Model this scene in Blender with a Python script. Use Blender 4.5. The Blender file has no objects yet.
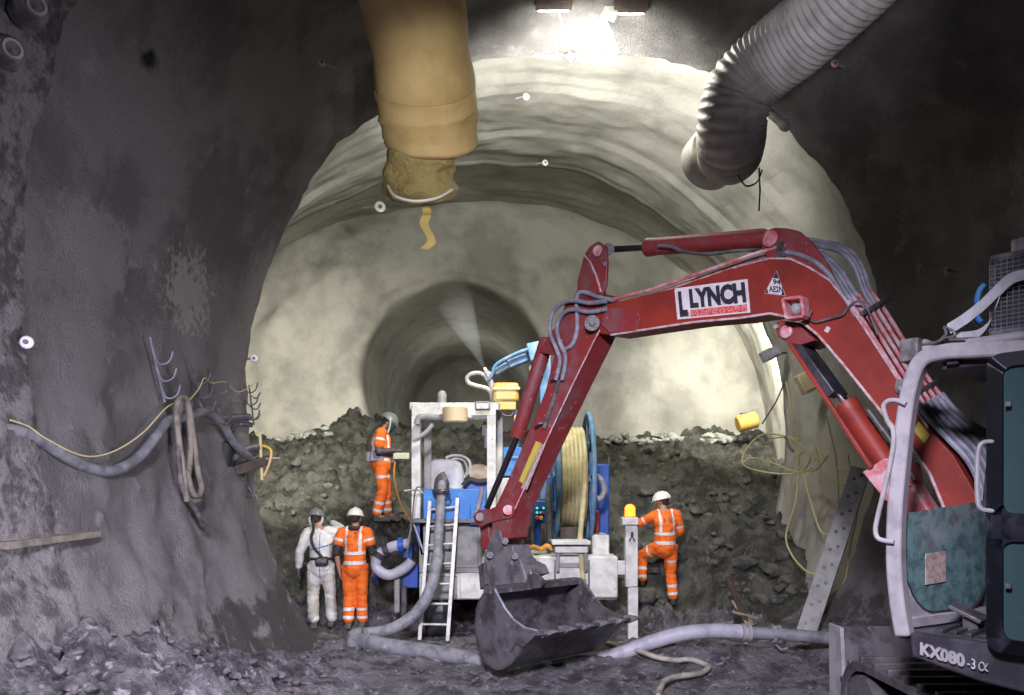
import bpy, math, random
from mathutils import Vector, Matrix, noise
V = Vector
random.seed(7)
SC = bpy.context.scene
COL = SC.collection
PI = math.pi
# ------------------------------------------------------------------ camera
F = 750.0; HZ = 495.0; EYE = 1.85
cam_d = bpy.data.cameras.new('camera'); cam = bpy.data.objects.new('camera', cam_d); COL.objects.link(cam)
cam.location = (0, 0, EYE); cam.rotation_euler = (PI/2, 0, 0)
cam_d.sensor_width = 36; cam_d.lens = F/1024*36; cam_d.shift_y = (HZ-347.5)/1024
cam_d.clip_end = 200
SC.camera = cam
SC.view_settings.view_transform = 'Standard'; SC.view_settings.look = 'None'
SC.view_settings.gamma = 1; SC.view_settings.use_curve_mapping = False
SC.view_settings.exposure = 0.0
SC.cycles.use_denoising = True

def P(x, y, Y):                       # measured position in the photo at distance Y -> point in the place
    return V(((x-512)/F*Y, Y, EYE-(y-HZ)/F*Y))
def lerp(a, b, t): return a+(b-a)*t
def sm(t):
    t = max(0., min(1., t)); return t*t*(3-2*t)

# ------------------------------------------------------------------ materials
def mat(name, col, rough=.6, metal=0., col2=None, nscale=4., nlo=.4, nhi=.65, bump=0., bscale=20., bdist=.01,
        col3=None, n3scale=25., n3lo=.6, n3hi=.7, trans=0., emit=None, estr=0., spec=.5, alpha=1., ior=1.45, detail=6):
    m = bpy.data.materials.new(name); m.use_nodes = True
    nt = m.node_tree; N = nt.nodes; L = nt.links
    b = N['Principled BSDF']
    b.inputs['Base Color'].default_value = (*col, 1)
    b.inputs['Roughness'].default_value = rough
    b.inputs['Metallic'].default_value = metal
    b.inputs['Specular IOR Level'].default_value = spec
    b.inputs['IOR'].default_value = ior
    b.inputs['Alpha'].default_value = alpha
    if trans: b.inputs['Transmission Weight'].default_value = trans
    if emit:
        b.inputs['Emission Color'].default_value = (*emit, 1); b.inputs['Emission Strength'].default_value = estr
    tc = N.new('ShaderNodeTexCoord')
    def mixc(prev, c, sc, lo, hi, off):
        mp = N.new('ShaderNodeMapping'); mp.inputs['Location'].default_value = (off, off*.7, off*1.3)
        L.new(tc.outputs['Object'], mp.inputs['Vector'])
        n = N.new('ShaderNodeTexNoise'); n.inputs['Scale'].default_value = sc; n.inputs['Detail'].default_value = detail
        n.inputs['Roughness'].default_value = .65
        L.new(mp.outputs[0], n.inputs['Vector'])
        r = N.new('ShaderNodeMapRange'); r.interpolation_type = 'SMOOTHSTEP'
        r.inputs['From Min'].default_value = lo; r.inputs['From Max'].default_value = hi
        L.new(n.outputs['Fac'], r.inputs['Value'])
        x = N.new('ShaderNodeMix'); x.data_type = 'RGBA'
        L.new(r.outputs[0], x.inputs[0])
        if isinstance(prev, tuple): x.inputs[6].default_value = (*prev, 1)
        else: L.new(prev, x.inputs[6])
        x.inputs[7].default_value = (*c, 1)
        return x.outputs[2]
    c = col
    if col2: c = mixc(c, col2, nscale, nlo, nhi, 0)
    if col3: c = mixc(c, col3, n3scale, n3lo, n3hi, 7.3)
    if not isinstance(c, tuple): L.new(c, b.inputs['Base Color'])
    if bump:
        n = N.new('ShaderNodeTexNoise'); n.inputs['Scale'].default_value = bscale; n.inputs['Detail'].default_value = 8
        n.inputs['Roughness'].default_value = .7
        L.new(tc.outputs['Object'], n.inputs['Vector'])
        bp = N.new('ShaderNodeBump'); bp.inputs['Strength'].default_value = bump; bp.inputs['Distance'].default_value = bdist
        L.new(n.outputs['Fac'], bp.inputs['Height']); L.new(bp.outputs[0], b.inputs['Normal'])
    return m
M = {}
M['shot'] = mat('shotcrete', (.27,.258,.25), .9, col2=(.165,.155,.15), nscale=1.1, nlo=.42, nhi=.62, bump=1., bscale=42, bdist=.08,
                col3=(.36,.345,.33), n3scale=3.5, n3lo=.58, n3hi=.75, spec=.25)
def mudline(m, z0, col):              # splashed mud on the lowest part of the lining
    nt = m.node_tree; N = nt.nodes; L = nt.links; b = N['Principled BSDF']; src = b.inputs['Base Color'].links[0].from_socket
    tc = N.new('ShaderNodeTexCoord'); sp = N.new('ShaderNodeSeparateXYZ'); L.new(tc.outputs['Object'], sp.inputs[0])
    n = N.new('ShaderNodeTexNoise'); n.inputs['Scale'].default_value = 2.2; n.inputs['Detail'].default_value = 9; n.inputs['Roughness'].default_value = .75
    L.new(tc.outputs['Object'], n.inputs['Vector'])
    a = N.new('ShaderNodeMath'); a.operation = 'MULTIPLY_ADD'; a.inputs[1].default_value = -3.2; L.new(n.outputs['Fac'], a.inputs[0]); L.new(sp.outputs['Z'], a.inputs[2])
    r = N.new('ShaderNodeMapRange'); r.inputs['From Min'].default_value = z0+.12; r.inputs['From Max'].default_value = z0-.12; L.new(a.outputs[0], r.inputs['Value'])
    x = N.new('ShaderNodeMix'); x.data_type = 'RGBA'; L.new(r.outputs[0], x.inputs[0]); L.new(src, x.inputs[6]); x.inputs[7].default_value = (*col, 1); L.new(x.outputs[2], b.inputs['Base Color'])
mudline(M['shot'], -.95, (.10,.092,.085))
def stain_or_hole(m, c, rad, col, noise_s, amt, soft=.12):
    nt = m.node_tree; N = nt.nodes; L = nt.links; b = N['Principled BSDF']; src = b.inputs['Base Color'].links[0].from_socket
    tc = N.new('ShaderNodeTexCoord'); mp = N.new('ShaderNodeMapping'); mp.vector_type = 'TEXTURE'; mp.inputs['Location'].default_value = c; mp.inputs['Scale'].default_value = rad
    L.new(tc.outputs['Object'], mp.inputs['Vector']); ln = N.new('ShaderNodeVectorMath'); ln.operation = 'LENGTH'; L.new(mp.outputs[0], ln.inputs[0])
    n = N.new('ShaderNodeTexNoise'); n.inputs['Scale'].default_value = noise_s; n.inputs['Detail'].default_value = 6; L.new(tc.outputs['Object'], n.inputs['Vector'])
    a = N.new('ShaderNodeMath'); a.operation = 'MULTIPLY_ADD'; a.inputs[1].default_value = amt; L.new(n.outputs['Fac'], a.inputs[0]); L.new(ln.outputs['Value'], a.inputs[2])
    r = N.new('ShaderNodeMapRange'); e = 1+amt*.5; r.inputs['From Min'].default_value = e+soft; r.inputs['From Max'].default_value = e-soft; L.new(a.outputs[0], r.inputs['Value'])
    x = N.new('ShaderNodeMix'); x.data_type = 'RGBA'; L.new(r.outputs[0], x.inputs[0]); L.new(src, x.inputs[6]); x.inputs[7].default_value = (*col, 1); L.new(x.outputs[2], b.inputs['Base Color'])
stain_or_hole(M['shot'], P(182,64,5.85), (.30,.17,.13), (.02,.018,.02), 6, .8)  # the dark ones stand for wall holes, their darkness painted into the colour
stain_or_hole(M['shot'], P(206,25,5.9), (.12,.06,.05), (.02,.018,.02), 6, .8)
stain_or_hole(M['shot'], P(120,160,5.7), (.12,.06,.07), (.03,.028,.03), 12, 1.2)
stain_or_hole(M['shot'], P(200,294,7.45), (.6,.45,.32), (.42,.41,.36), 14, 3.2, .25)
stain_or_hole(M['shot'], P(95,250,6.0), (.6,.5,.3), (.30,.29,.285), 8, 2.)
M['shot_lit'] = mat('lit_shotcrete', (.385,.375,.33), .9, col2=(.26,.255,.225), nscale=.8, nlo=.42, nhi=.65, bump=.35, bscale=9, bdist=.04, spec=.25)  # paler copy of the shotcrete, chamber brightness put into its colour
M['shot_rough'] = mat('rough_shotcrete', (.27,.255,.25), .9, col2=(.11,.10,.10), nscale=6, nlo=.42, nhi=.6, bump=1, bscale=22, bdist=.08, spec=.25)
M['mud'] = mat('wet_mud', (.20,.188,.20), .36, col2=(.055,.05,.055), nscale=3.5, nlo=.4, nhi=.62, bump=1, bscale=22, bdist=.09,
               col3=(.38,.36,.39), n3scale=11, n3lo=.55, n3hi=.68, spec=.7)
M['muck'] = mat('broken_muck', (.10,.10,.083), .75, col2=(.035,.035,.03), nscale=3, nlo=.4, nhi=.62, bump=1, bscale=14, bdist=.07,
                col3=(.16,.16,.135), n3scale=7, n3lo=.58, n3hi=.7, spec=.3)
M['rock'] = mat('grey_rock', (.14,.14,.12), .8, col2=(.06,.06,.05), nscale=6, bump=1, bscale=14, bdist=.06, spec=.3)
M['mudrock'] = mat('muddy_clod', (.11,.10,.108), .45, col2=(.04,.037,.04), nscale=9, bump=.8, bscale=25, bdist=.02)
M['rock_pale'] = mat('pale_rock', (.42,.42,.38), .85, col2=(.2,.2,.18), nscale=5, bump=.8, bscale=9, bdist=.04, spec=.3)
M['red'] = mat('red_paint', (.235,.026,.016), .5, col2=(.17,.02,.015), nscale=3, bump=.15, bscale=30, bdist=.004,
               col3=(.38,.20,.20), n3scale=5, n3lo=.64, n3hi=.8)
M['redworn'] = mat('worn_red_paint', (.20,.026,.026), .5, col2=(.17,.065,.07), nscale=4, nlo=.45, nhi=.65, bump=.3, bscale=25, bdist=.005,
               col3=(.46,.30,.31), n3scale=16, n3lo=.62, n3hi=.74)
M['redpipe'] = mat('dusty_red_pipe', (.42,.10,.11), .45, col2=(.5,.34,.36), nscale=9)
M['edge'] = mat('scuffed_edge', (.5,.42,.43), .5, col2=(.42,.16,.17), nscale=14)
M['steel'] = mat('muddy_steel', (.12,.112,.12), .42, .3, col2=(.045,.04,.045), nscale=5, bump=.5, bscale=25, bdist=.01, col3=(.2,.19,.2), n3scale=10)
M['steel2'] = mat('worn_grey_steel', (.19,.18,.19), .42, .3, col2=(.09,.085,.09), nscale=7, bump=.5, bscale=25, bdist=.01, col3=(.32,.31,.33), n3scale=12)
M['blackm'] = mat('black_metal', (.02,.02,.025), .4, col2=(.05,.048,.055), nscale=9, bump=.2, bscale=40, bdist=.003)
M['navy'] = mat('dark_frame_paint', (.008,.009,.014), .35, col2=(.03,.03,.042), nscale=7, nlo=.5, nhi=.75)
M['cabgrey'] = mat('dusty_grey_paint', (.29,.272,.29), .5, col2=(.20,.185,.20), nscale=6, bump=.15, bscale=40, bdist=.003)
M['skirt'] = mat('dark_skirt_paint', (.022,.021,.028), .45, col2=(.05,.047,.058), nscale=5)
M['chrome'] = mat('chrome_rod', (.62,.6,.63), .22, 1.)
M['darkrod'] = mat('dirty_rod', (.10,.085,.10), .3, .9)
M['hose'] = mat('dusty_rubber_hose', (.15,.155,.19), .5, col2=(.27,.28,.33), nscale=8)
M['hosedk'] = mat('dark_rubber_hose', (.05,.045,.05), .5, col2=(.15,.135,.14), nscale=8)
M['slurry'] = mat('mud_caked_pipe_hose', (.20,.20,.215), .6, col2=(.10,.105,.115), nscale=7, bump=.4, bscale=18, bdist=.01, col3=(.34,.34,.36), n3scale=12, n3lo=.6, n3hi=.75)
M['slurry_pale'] = mat('pale_grey_hose', (.36,.355,.40), .55, col2=(.24,.235,.27), nscale=5, bump=.3, bscale=18, bdist=.008)
M['glass'] = mat('dirty_green_glass', (.14,.24,.245), .2, alpha=.72, col2=(.065,.11,.115), nscale=12, nlo=.38, nhi=.66)
M['doorglass'] = mat('door_glass', (.05,.095,.10), .08, alpha=.6, ior=1.45, spec=.6)
M['strip'] = mat('punched_steel', (.26,.26,.24), .6, col2=(.17,.17,.155), nscale=6)
M['white'] = mat('dusty_white_paint', (.60,.60,.555), .55, col2=(.42,.42,.38), nscale=5, col3=(.25,.245,.22), n3scale=9, n3lo=.62, n3hi=.72)
M['greyp'] = mat('grey_panel', (.27,.27,.25), .6, col2=(.17,.17,.155), nscale=3.5, nlo=.42, nhi=.6, bump=.2, bscale=12, bdist=.01)
M['blue'] = mat('bright_blue_paint', (.012,.14,.43), .5, col2=(.06,.21,.43), nscale=7, nlo=.5, nhi=.7)
M['blued'] = mat('deep_blue_paint', (.015,.07,.34), .45, col2=(.02,.05,.2), nscale=4)
M['bluearm'] = mat('pale_blue_arm', (.07,.18,.34), .5, col2=(.18,.27,.36), nscale=6)
M['amber'] = mat('amber_plastic', (.62,.36,.05), .4, col2=(.5,.36,.14), nscale=6)
M['creamlamp'] = mat('cream_plastic', (.62,.50,.28), .5, col2=(.5,.42,.3), nscale=6)
M['yhose'] = mat('yellow_hose', (.50,.44,.24), .5, col2=(.36,.31,.17), nscale=5)
M['mudhose'] = mat('muddy_cream_hose', (.36,.33,.27), .6, col2=(.18,.165,.15), nscale=9)
M['ycable'] = mat('yellow_cable', (.50,.45,.22), .6)
M['ocable'] = mat('orange_cable', (.65,.30,.05), .5)
M['wcable'] = mat('white_cable', (.75,.75,.70), .5)
M['ducty'] = mat('yellow_duct_fabric', (.58,.42,.19), .65, col2=(.46,.33,.14), nscale=2, bump=.25, bscale=4, bdist=.05)
M['ductsock'] = mat('crumpled_yellow_plastic', (.48,.38,.15), .45, col2=(.33,.25,.09), nscale=3, bump=1, bscale=5, bdist=.12)
M['ribbon'] = mat('yellow_ribbon', (.62,.48,.14), .5)
M['ductr'] = mat('silver_duct_fabric', (.60,.58,.52), .5, .0, col2=(.42,.40,.36), nscale=5, bump=.5, bscale=14, bdist=.02)
M['alu'] = mat('ladder_metal', (.42,.42,.39), .5, .3, col2=(.3,.3,.28), nscale=8)
M['orange'] = mat('orange_cloth', (.85,.17,.015), .75, col2=(.68,.12,.015), nscale=6, bump=.9, bscale=9, bdist=.03)
M['orangedirty'] = mat('muddy_orange_cloth', (.66,.17,.03), .75, col2=(.35,.13,.04), nscale=5, nlo=.5, nhi=.7, bump=.9, bscale=9, bdist=.03)
M['tape'] = mat('reflective_tape', (.62,.62,.60), .35)
M['cover'] = mat('white_coverall', (.66,.665,.63), .7, col2=(.52,.52,.49), nscale=5, bump=.9, bscale=8, bdist=.03)
M['coverdirty'] = mat('muddy_coverall', (.36,.34,.29), .75, col2=(.52,.51,.46), nscale=4, nlo=.42, nhi=.6, bump=.9, bscale=8, bdist=.03)
M['bluetape'] = mat('blue_seam', (.03,.16,.42), .6)
M['blackc'] = mat('black_cloth', (.022,.022,.022), .7)
M['skin'] = mat('skin', (.38,.20,.13), .55)
M['hair'] = mat('dark_hair', (.035,.022,.015), .7)
M['helmet'] = mat('white_helmet', (.70,.69,.62), .35)
M['helmetg'] = mat('grey_helmet', (.16,.17,.17), .4)
M['boot'] = mat('muddy_boot', (.11,.10,.085), .7, col2=(.05,.045,.04), nscale=8)
M['bootk'] = mat('black_boot', (.02,.018,.016), .6)
M['print'] = mat('faded_print', (.45,.13,.05), .7)
M['glove'] = mat('blue_glove', (.03,.10,.32), .6)
M['gloveg'] = mat('grey_glove', (.10,.11,.10), .7)
M['remote'] = mat('cream_remote_shell', (.50,.48,.34), .5)
M['wood'] = mat('weathered_wood', (.21,.19,.15), .8, col2=(.11,.10,.08), nscale=9, bump=.4, bscale=20, bdist=.01)
M['woodtan'] = mat('tan_timber', (.36,.29,.18), .8, col2=(.2,.16,.1), nscale=9)
M['rust'] = mat('rusty_steel', (.075,.05,.042), .7, col2=(.04,.03,.026), nscale=8)
M['ink'] = mat('black_ink', (.018,.02,.03), .5, col2=(.10,.10,.11), nscale=40, nlo=.55, nhi=.7)
M['inkgrey'] = mat('grey_ink', (.25,.26,.28), .5, col2=(.45,.45,.46), nscale=60)
M['sticker'] = mat('white_sticker', (.60,.55,.56), .5, col2=(.48,.44,.45), nscale=9)
M['stickred'] = mat('red_ink', (.45,.02,.02), .5, col2=(.55,.25,.25), nscale=60)
M['yellowst'] = mat('yellow_sticker', (.48,.38,.06), .5)
M['decal'] = mat('pale_decal', (.38,.30,.27), .6, col2=(.25,.16,.14), nscale=30)
M['target'] = mat('white_reflector', (.72,.70,.72), .3)
M['pinkt'] = mat('pink_reflector', (.75,.42,.42), .3)
M['amberglow'] = mat('lit_amber_lens', (.8,.3,.03), .3, emit=(1,.22,.015), estr=3)
M['lampglow'] = mat('lit_lamp_lens', (.9,.9,.85), .3, emit=(1,1,.88), estr=30)
M['greenled'] = mat('green_button', (.05,.6,.3), .3, emit=(.1,1,.4), estr=.8)
M['redled'] = mat('red_button', (.6,.05,.03), .4)
M['mesh'] = mat('dark_grille', (.05,.05,.06), .6)
M['strap'] = mat('grey_strap', (.42,.43,.47), .6, col2=(.3,.31,.34), nscale=14)

# ------------------------------------------------------------------ mesh builder
class B:
    def __init__(s): s.v = []; s.f = []; s.mi = []
    def add(s, vs, fs, mi=0):
        n = len(s.v); s.v += [V(q) for q in vs]
        for f in fs: s.f.append([i+n for i in f]); s.mi.append(mi)
        return s
    def box(s, a, b, mi=0):
        x0, y0, z0 = a; x1, y1, z1 = b
        x0, x1 = min(x0,x1), max(x0,x1); y0, y1 = min(y0,y1), max(y0,y1); z0, z1 = min(z0,z1), max(z0,z1)
        return s.add([(x0,y0,z0),(x1,y0,z0),(x1,y1,z0),(x0,y1,z0),(x0,y0,z1),(x1,y0,z1),(x1,y1,z1),(x0,y1,z1)],
              [(0,3,2,1),(4,5,6,7),(0,1,5,4),(1,2,6,5),(2,3,7,6),(3,0,4,7)], mi)
    def obox(s, c, ax, ay, az, mi=0):     # oriented box: centre and half vectors
        c = V(c); vs = []
        for k in (-1, 1):
            for (i, j) in ((-1,-1),(1,-1),(1,1),(-1,1)): vs.append(c+i*V(ax)+j*V(ay)+k*V(az))
        return s.add(vs, [(0,3,2,1),(4,5,6,7),(0,1,5,4),(1,2,6,5),(2,3,7,6),(3,0,4,7)], mi)
    def beam(s, a, b, w, h, up=(0,0,1), mi=0):
        a = V(a); b = V(b); d = (b-a); l = d.length; d = d.normalized(); x = d.cross(V(up)).normalized(); y = x.cross(d)
        return s.obox((a+b)/2, d*l/2, x*w/2, y*h/2, mi)
    def prism(s, poly, ext, mi=0):
        n = len(poly); ext = V(ext)
        vs = [V(p) for p in poly]+[V(p)+ext for p in poly]
        fs = [list(range(n))[::-1], list(range(n, 2*n))]+[(i, (i+1)%n, n+(i+1)%n, n+i) for i in range(n)]
        return s.add(vs, fs, mi)
    def tube(s, pts, r, n=10, closed=False, caps=True, mi=0):
        pts = [V(p) for p in pts]; m = len(pts)
        rs = r if isinstance(r, (list, tuple)) else [r]*m
        tn = []
        for i in range(m):
            a = pts[(i-1)%m] if (closed or i > 0) else pts[i]; b = pts[(i+1)%m] if (closed or i < m-1) else pts[i]
            tn.append((b-a).normalized() if (b-a).length > 1e-9 else V((0,0,1)))
        t = tn[0]; u = t.orthogonal().normalized(); rings = []
        for i in range(m):
            q = tn[i-1].rotation_difference(tn[i]) if i else None
            if q: u = q @ u
            u = (u-tn[i]*u.dot(tn[i])).normalized(); w = tn[i].cross(u)
            rings.append([pts[i]+rs[i]*(math.cos(2*PI*k/n)*u+math.sin(2*PI*k/n)*w) for k in range(n)])
        vs = [p for rg in rings for p in rg]; fs = []
        for i in range(m if closed else m-1):
            j = (i+1)%m
            for k in range(n): fs.append((i*n+k, i*n+(k+1)%n, j*n+(k+1)%n, j*n+k))
        if caps and not closed: fs.append(list(range(n))[::-1]); fs.append([(m-1)*n+k for k in range(n)])
        return s.add(vs, fs, mi)
    def lathe(s, prof, origin, axis=(0,0,1), n=20, mi=0):   # prof: (radius, height) pairs
        ax = V(axis).normalized(); u = ax.orthogonal().normalized(); w = ax.cross(u); o = V(origin); m = len(prof)
        vs = [o+ax*h+r*(math.cos(2*PI*k/n)*u+math.sin(2*PI*k/n)*w) for r, h in prof for k in range(n)]
        fs = [(i*n+k, i*n+(k+1)%n, (i+1)*n+(k+1)%n, (i+1)*n+k) for i in range(m-1) for k in range(n)]
        fs.append(list(range(n))[::-1]); fs.append([(m-1)*n+k for k in range(n)])
        return s.add(vs, fs, mi)
    def cyl(s, a, b, r, n=20, mi=0):
        a = V(a); b = V(b); return s.lathe([(r,0),(r,(b-a).length)], a, b-a, n, mi)
    def ball(s, c, r, n=12, m=8, mi=0, ax=None):
        rr = r if isinstance(r, (tuple, list)) else (r,r,r); c = V(c); vs = []; R = ax or Matrix.Identity(3)
        for i in range(m+1):
            th = PI*i/m
            for k in range(n):
                ph = 2*PI*k/n
                vs.append(c+R@V((rr[0]*math.sin(th)*math.cos(ph), rr[1]*math.sin(th)*math.sin(ph), rr[2]*math.cos(th))))
        fs = [(i*n+k, (i+1)*n+k, (i+1)*n+(k+1)%n, i*n+(k+1)%n) for i in range(m) for k in range(n)]
        return s.add(vs, fs, mi)
    def build(s, name, mats, parent=None, bevel=0., smooth=35, solid=0.):
        me = bpy.data.meshes.new(name); off = V(parent['_o']) if parent and '_o' in parent else V((0,0,0))
        me.from_pydata([q-off for q in s.v], [], s.f)
        if not isinstance(mats, (list, tuple)): mats = [mats]
        for q in mats: me.materials.append(M[q] if isinstance(q, str) else q)
        me.polygons.foreach_set('material_index', s.mi)
        me.polygons.foreach_set('use_smooth', [True]*len(me.polygons))
        import bmesh
        bm = bmesh.new(); bm.from_mesh(me); bmesh.ops.remove_doubles(bm, verts=bm.verts, dist=1e-6)
        bmesh.ops.recalc_face_normals(bm, faces=bm.faces); bm.to_mesh(me); bm.free()
        me.set_sharp_from_angle(angle=math.radians(smooth)); me.update()
        o = bpy.data.objects.new(name, me); COL.objects.link(o)
        if parent:
            o.parent = parent
            if '_o' in parent: o['_o'] = list(off)
        if bevel:
            bv = o.modifiers.new('bevel', 'BEVEL'); bv.width = bevel; bv.segments = 2; bv.limit_method = 'ANGLE'; bv.angle_limit = math.radians(40)
        return o

def spl(pts, k=8, closed=False):
    pts = [V(p) for p in pts]; n = len(pts); out = []
    if n < 3: return pts
    for i in range(n if closed else n-1):
        if closed: a, b, c, d = pts[(i-1)%n], pts[i], pts[(i+1)%n], pts[(i+2)%n]
        else: a, b, c, d = pts[max(i-1,0)], pts[i], pts[i+1], pts[min(i+2,n-1)]
        for j in range(k):
            t = j/k
            out.append(.5*((2*b)+(c-a)*t+(2*a-5*b+4*c-d)*t*t+(3*b-a-3*c+d)*t**3))
    if not closed: out.append(pts[-1])
    return out

def thing(name, label, cat, loc, group=None):
    o = bpy.data.objects.new(name, None); COL.objects.link(o); o.location = loc; o.empty_display_size = .1
    o['label'] = label; o['category'] = cat; o['_o'] = list(loc)
    if group: o['group'] = group
    return o
def tag(o, label, cat, group=None, kind=None):
    o['label'] = label; o['category'] = cat
    if group: o['group'] = group
    if kind: o['kind'] = kind
    return o
def based(o, loc):                    # move a one-mesh thing's origin to its base
    loc = V(loc); o.data.transform(Matrix.Translation(-loc)); o.location = loc; return o

# ------------------------------------------------------------------ ground
def G0(x, y):
    z = -.16*sm((y-9)/2.2)
    # muck heap against the headwall
    foot = 11.75+.35*noise.noise(V((x*.5, 3.1, 0)))
    if x > 1.6: foot -= 1.3*sm((x-1.6)/2.2)
    foot -= .5*math.exp(-((x+2.2)/.9)**2)
    if x < -3.0: foot -= .8*sm((-x-3.0)/1.5)
    top = 3.25+.25*noise.noise(V((x*.6, 9.7, 0)))+.35*math.exp(-((x+3.4)/.7)**2)
    h = max(0., min(1.15, (y-foot)/(15.7-foot)))
    z += top*(h**.9) if h < 1 else top*(1+(h-1)*.3)
    z += .66*math.exp(-((x+2.15)/.55)**2-((y-12.35)/.55)**2)
    z -= .25*math.exp(-((x-2.4)/.7)**2-((y-11.85)/.6)**2)
    # bank of spoil along the left wall, rising towards the camera
    a = 1.02 if y < 4.7 else (lerp(1.02, .10, sm((y-4.7)/4.0)) if y < 9 else .1*(1-sm((y-9)/1.)))
    z += a*sm((-1.0-x)/2.2)
    z += .55*sm((x-3.0)/1.2)*sm((y-7.5)/1.0)*(1-sm((y-11)/2))      # right side bench by the kicker
    z += .20*math.exp(-((x-2.2)/1.1)**2-((y-8.25)/.35)**2)         # low ridge carrying the hose
    return z
def GN(x, y):
    heap = sm((y-11)/1.0) if x < 1.2 else sm((y-10.3)/1.)
    bank = sm((-1.2-x)/1.2)*(1-sm((y-8)/1.5))
    amp = .045+.10*heap+.085*bank
    p = V((x, y, 0))
    n = noise.fractal(p*1.7, 1., 2.1, 4)*amp*1.3
    r = noise.fractal(V((x*5.1, y*5.1, 4.2)), .8, 2.2, 4)
    n += (abs(r)-.25)*amp*1.2; n += heap*(.035*noise.noise(p*9)+.02*noise.noise(p*19))
    if heap > 0 or bank > 0:
        c = noise.voronoi(V((x*3.3, y*3.3, 1.7)))[0]; n += (c[1]-c[0]-.2)*amp*1.2*max(heap, bank)
    n += (.022*noise.noise(p*12)+.014*noise.noise(p*25))*(1-heap)
    return n
def ground():
    xs = []; x = -7.5
    while x < 7.5: xs.append(x); x += .042
    ys = []; y = 2.5
    while y < 17: ys.append(y); y += .024+.0023*y
    vs = []; heapv = []
    for y in ys:
        for x in xs:
            z = G0(x, y); vs.append((x, y, z+GN(x, y)))
            heapv.append(z > .12 and y > 9.9)
    nx = len(xs); floor = B(); heap = B()
    idx = {}
    for tgt, flag in ((floor, False), (heap, True)):
        mp = {}
        for j in range(len(ys)-1):
            for i in range(nx-1):
                q = [j*nx+i, j*nx+i+1, (j+1)*nx+i+1, (j+1)*nx+i]
                if (heapv[q[0]]) != flag: continue
                f = []
                for k in q:
                    if k not in mp: mp[k] = len(tgt.v); tgt.v.append(V(vs[k]))
                    f.append(mp[k])
                tgt.f.append(f); tgt.mi.append(0)
    o = floor.build('floor', 'mud', smooth=180); o['kind'] = 'structure'
    h = heap.build('muck_heap', 'muck', smooth=180)
    tag(h, 'dark grey heap of loose broken muck piled against the headwall', 'muck heap', kind='stuff')
ground()

# ------------------------------------------------------------------ tunnel lining
A = [(-2.15,-.5),(-2.36,.1),(-2.72,.71),(-3.0,1.55),(-3.16,2.99),(-3.12,3.71),(-2.96,4.43),(-2.6,5.27),(-2.18,5.99),(-1.58,6.45),(-.86,6.86),(-.26,7.07),
     (.58,7.19),(1.54,7.1),(2.26,6.93),(2.98,6.54),(3.47,6.05),(3.8,5.69),(4.18,4.94),(4.42,4.07),(4.54,3.23),(4.48,2.4),(4.27,1.8),(4.0,.85),(3.52,.1),(3.3,-.5)]
Bp = [(-4.9,-.6),(-5.2,0),(-5.5,1.5),(-5.6,3.3),(-5.2,4.9),(-4.3,6.15),(-3,7.0),(-1.5,7.45),(-.2,7.58),(1.1,7.42),(1.9,7.1),(2.56,6.7),(3.26,6.1),(4.12,5.23),(4.56,4.36),(4.73,3.5),(4.73,2.6),(4.6,1.2),(4.5,-.6)]
Cp = [(-6.4,-.6),(-6.7,1.5),(-6.8,3),(-6.3,5.4),(-5.05,7.07),(-3,7.85),(-.5,8.1),(1.2,7.95),(2.73,7.35),(4.0,6.45),(5.07,4.98),(5.5,3.24),(5.6,1.5),(5.6,-.6)]
def resample(pts, n):
    q = spl([V((a, 0, b)) for a, b in pts], 12); L = [0]
    for i in range(1, len(q)): L.append(L[-1]+(q[i]-q[i-1]).length)
    out = []; j = 0
    for k in range(n):
        t = L[-1]*k/(n-1)
        while j < len(q)-2 and L[j+1] < t: j += 1
        f = (t-L[j])/max(1e-9, L[j+1]-L[j]); p = q[j].lerp(q[j+1], f); out.append((p.x, p.z))
    return out
NP = 250
rA, rB, rC = resample(A, NP), resample(Bp, NP), resample(Cp, NP)
def section(Y):
    out = []
    for i in range(NP):
        if Y <= 9.0:
            x, z = rA[i]; k = (9-Y)/4
            x = .6+(x-.6)*(1+(.04 if x < .6 else .25)*min(k, 2.2)); z = z*(1+.06*k) if z > 0 else z
            o = 0.
            if Y < 5.05: o -= .06*sm((5.05-Y)/.06)
            o += .03*sm((Y-6.95)/.3)*(1-sm((Y-7.6)/.5))
            s_ = 1+o/3.8; x = .6+(x-.6)*s_; z = 3+(z-3)*s_
        elif Y <= 13.0:
            t = (Y-9.0)/4.0; a = rA[i]; b = rB[i]; s_ = 1+.30/3.8*sm((Y-9.0)/.1)*(1-t)
            a = (.6+(a[0]-.6)*s_, 3+(a[1]-3)*s_)
            x, z = lerp(a[0], b[0], t), lerp(a[1], b[1], t)
            w = ((Y-9.1)%1.3)/1.3; o = (.03*w-.015)*(1+noise.noise(V((x*.9, Y*.3, z*.9)))*1.5); s_ = 1+o/3.8; x = .2+(x-.2)*s_; z = 3+(z-3)*s_
        else:
            t = min(1.1, (Y-13.0)/3.2); b = rB[i]; c = rC[i]; s_ = 1+.30/4.2*sm((Y-13.0)/.1)*(1-t*.9)
            b = (-.2+(b[0]+.2)*s_, 3+(b[1]-3)*s_); x, z = lerp(b[0], c[0], t), lerp(b[1], c[1], t)
        out.append((x, z))
    return out
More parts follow.
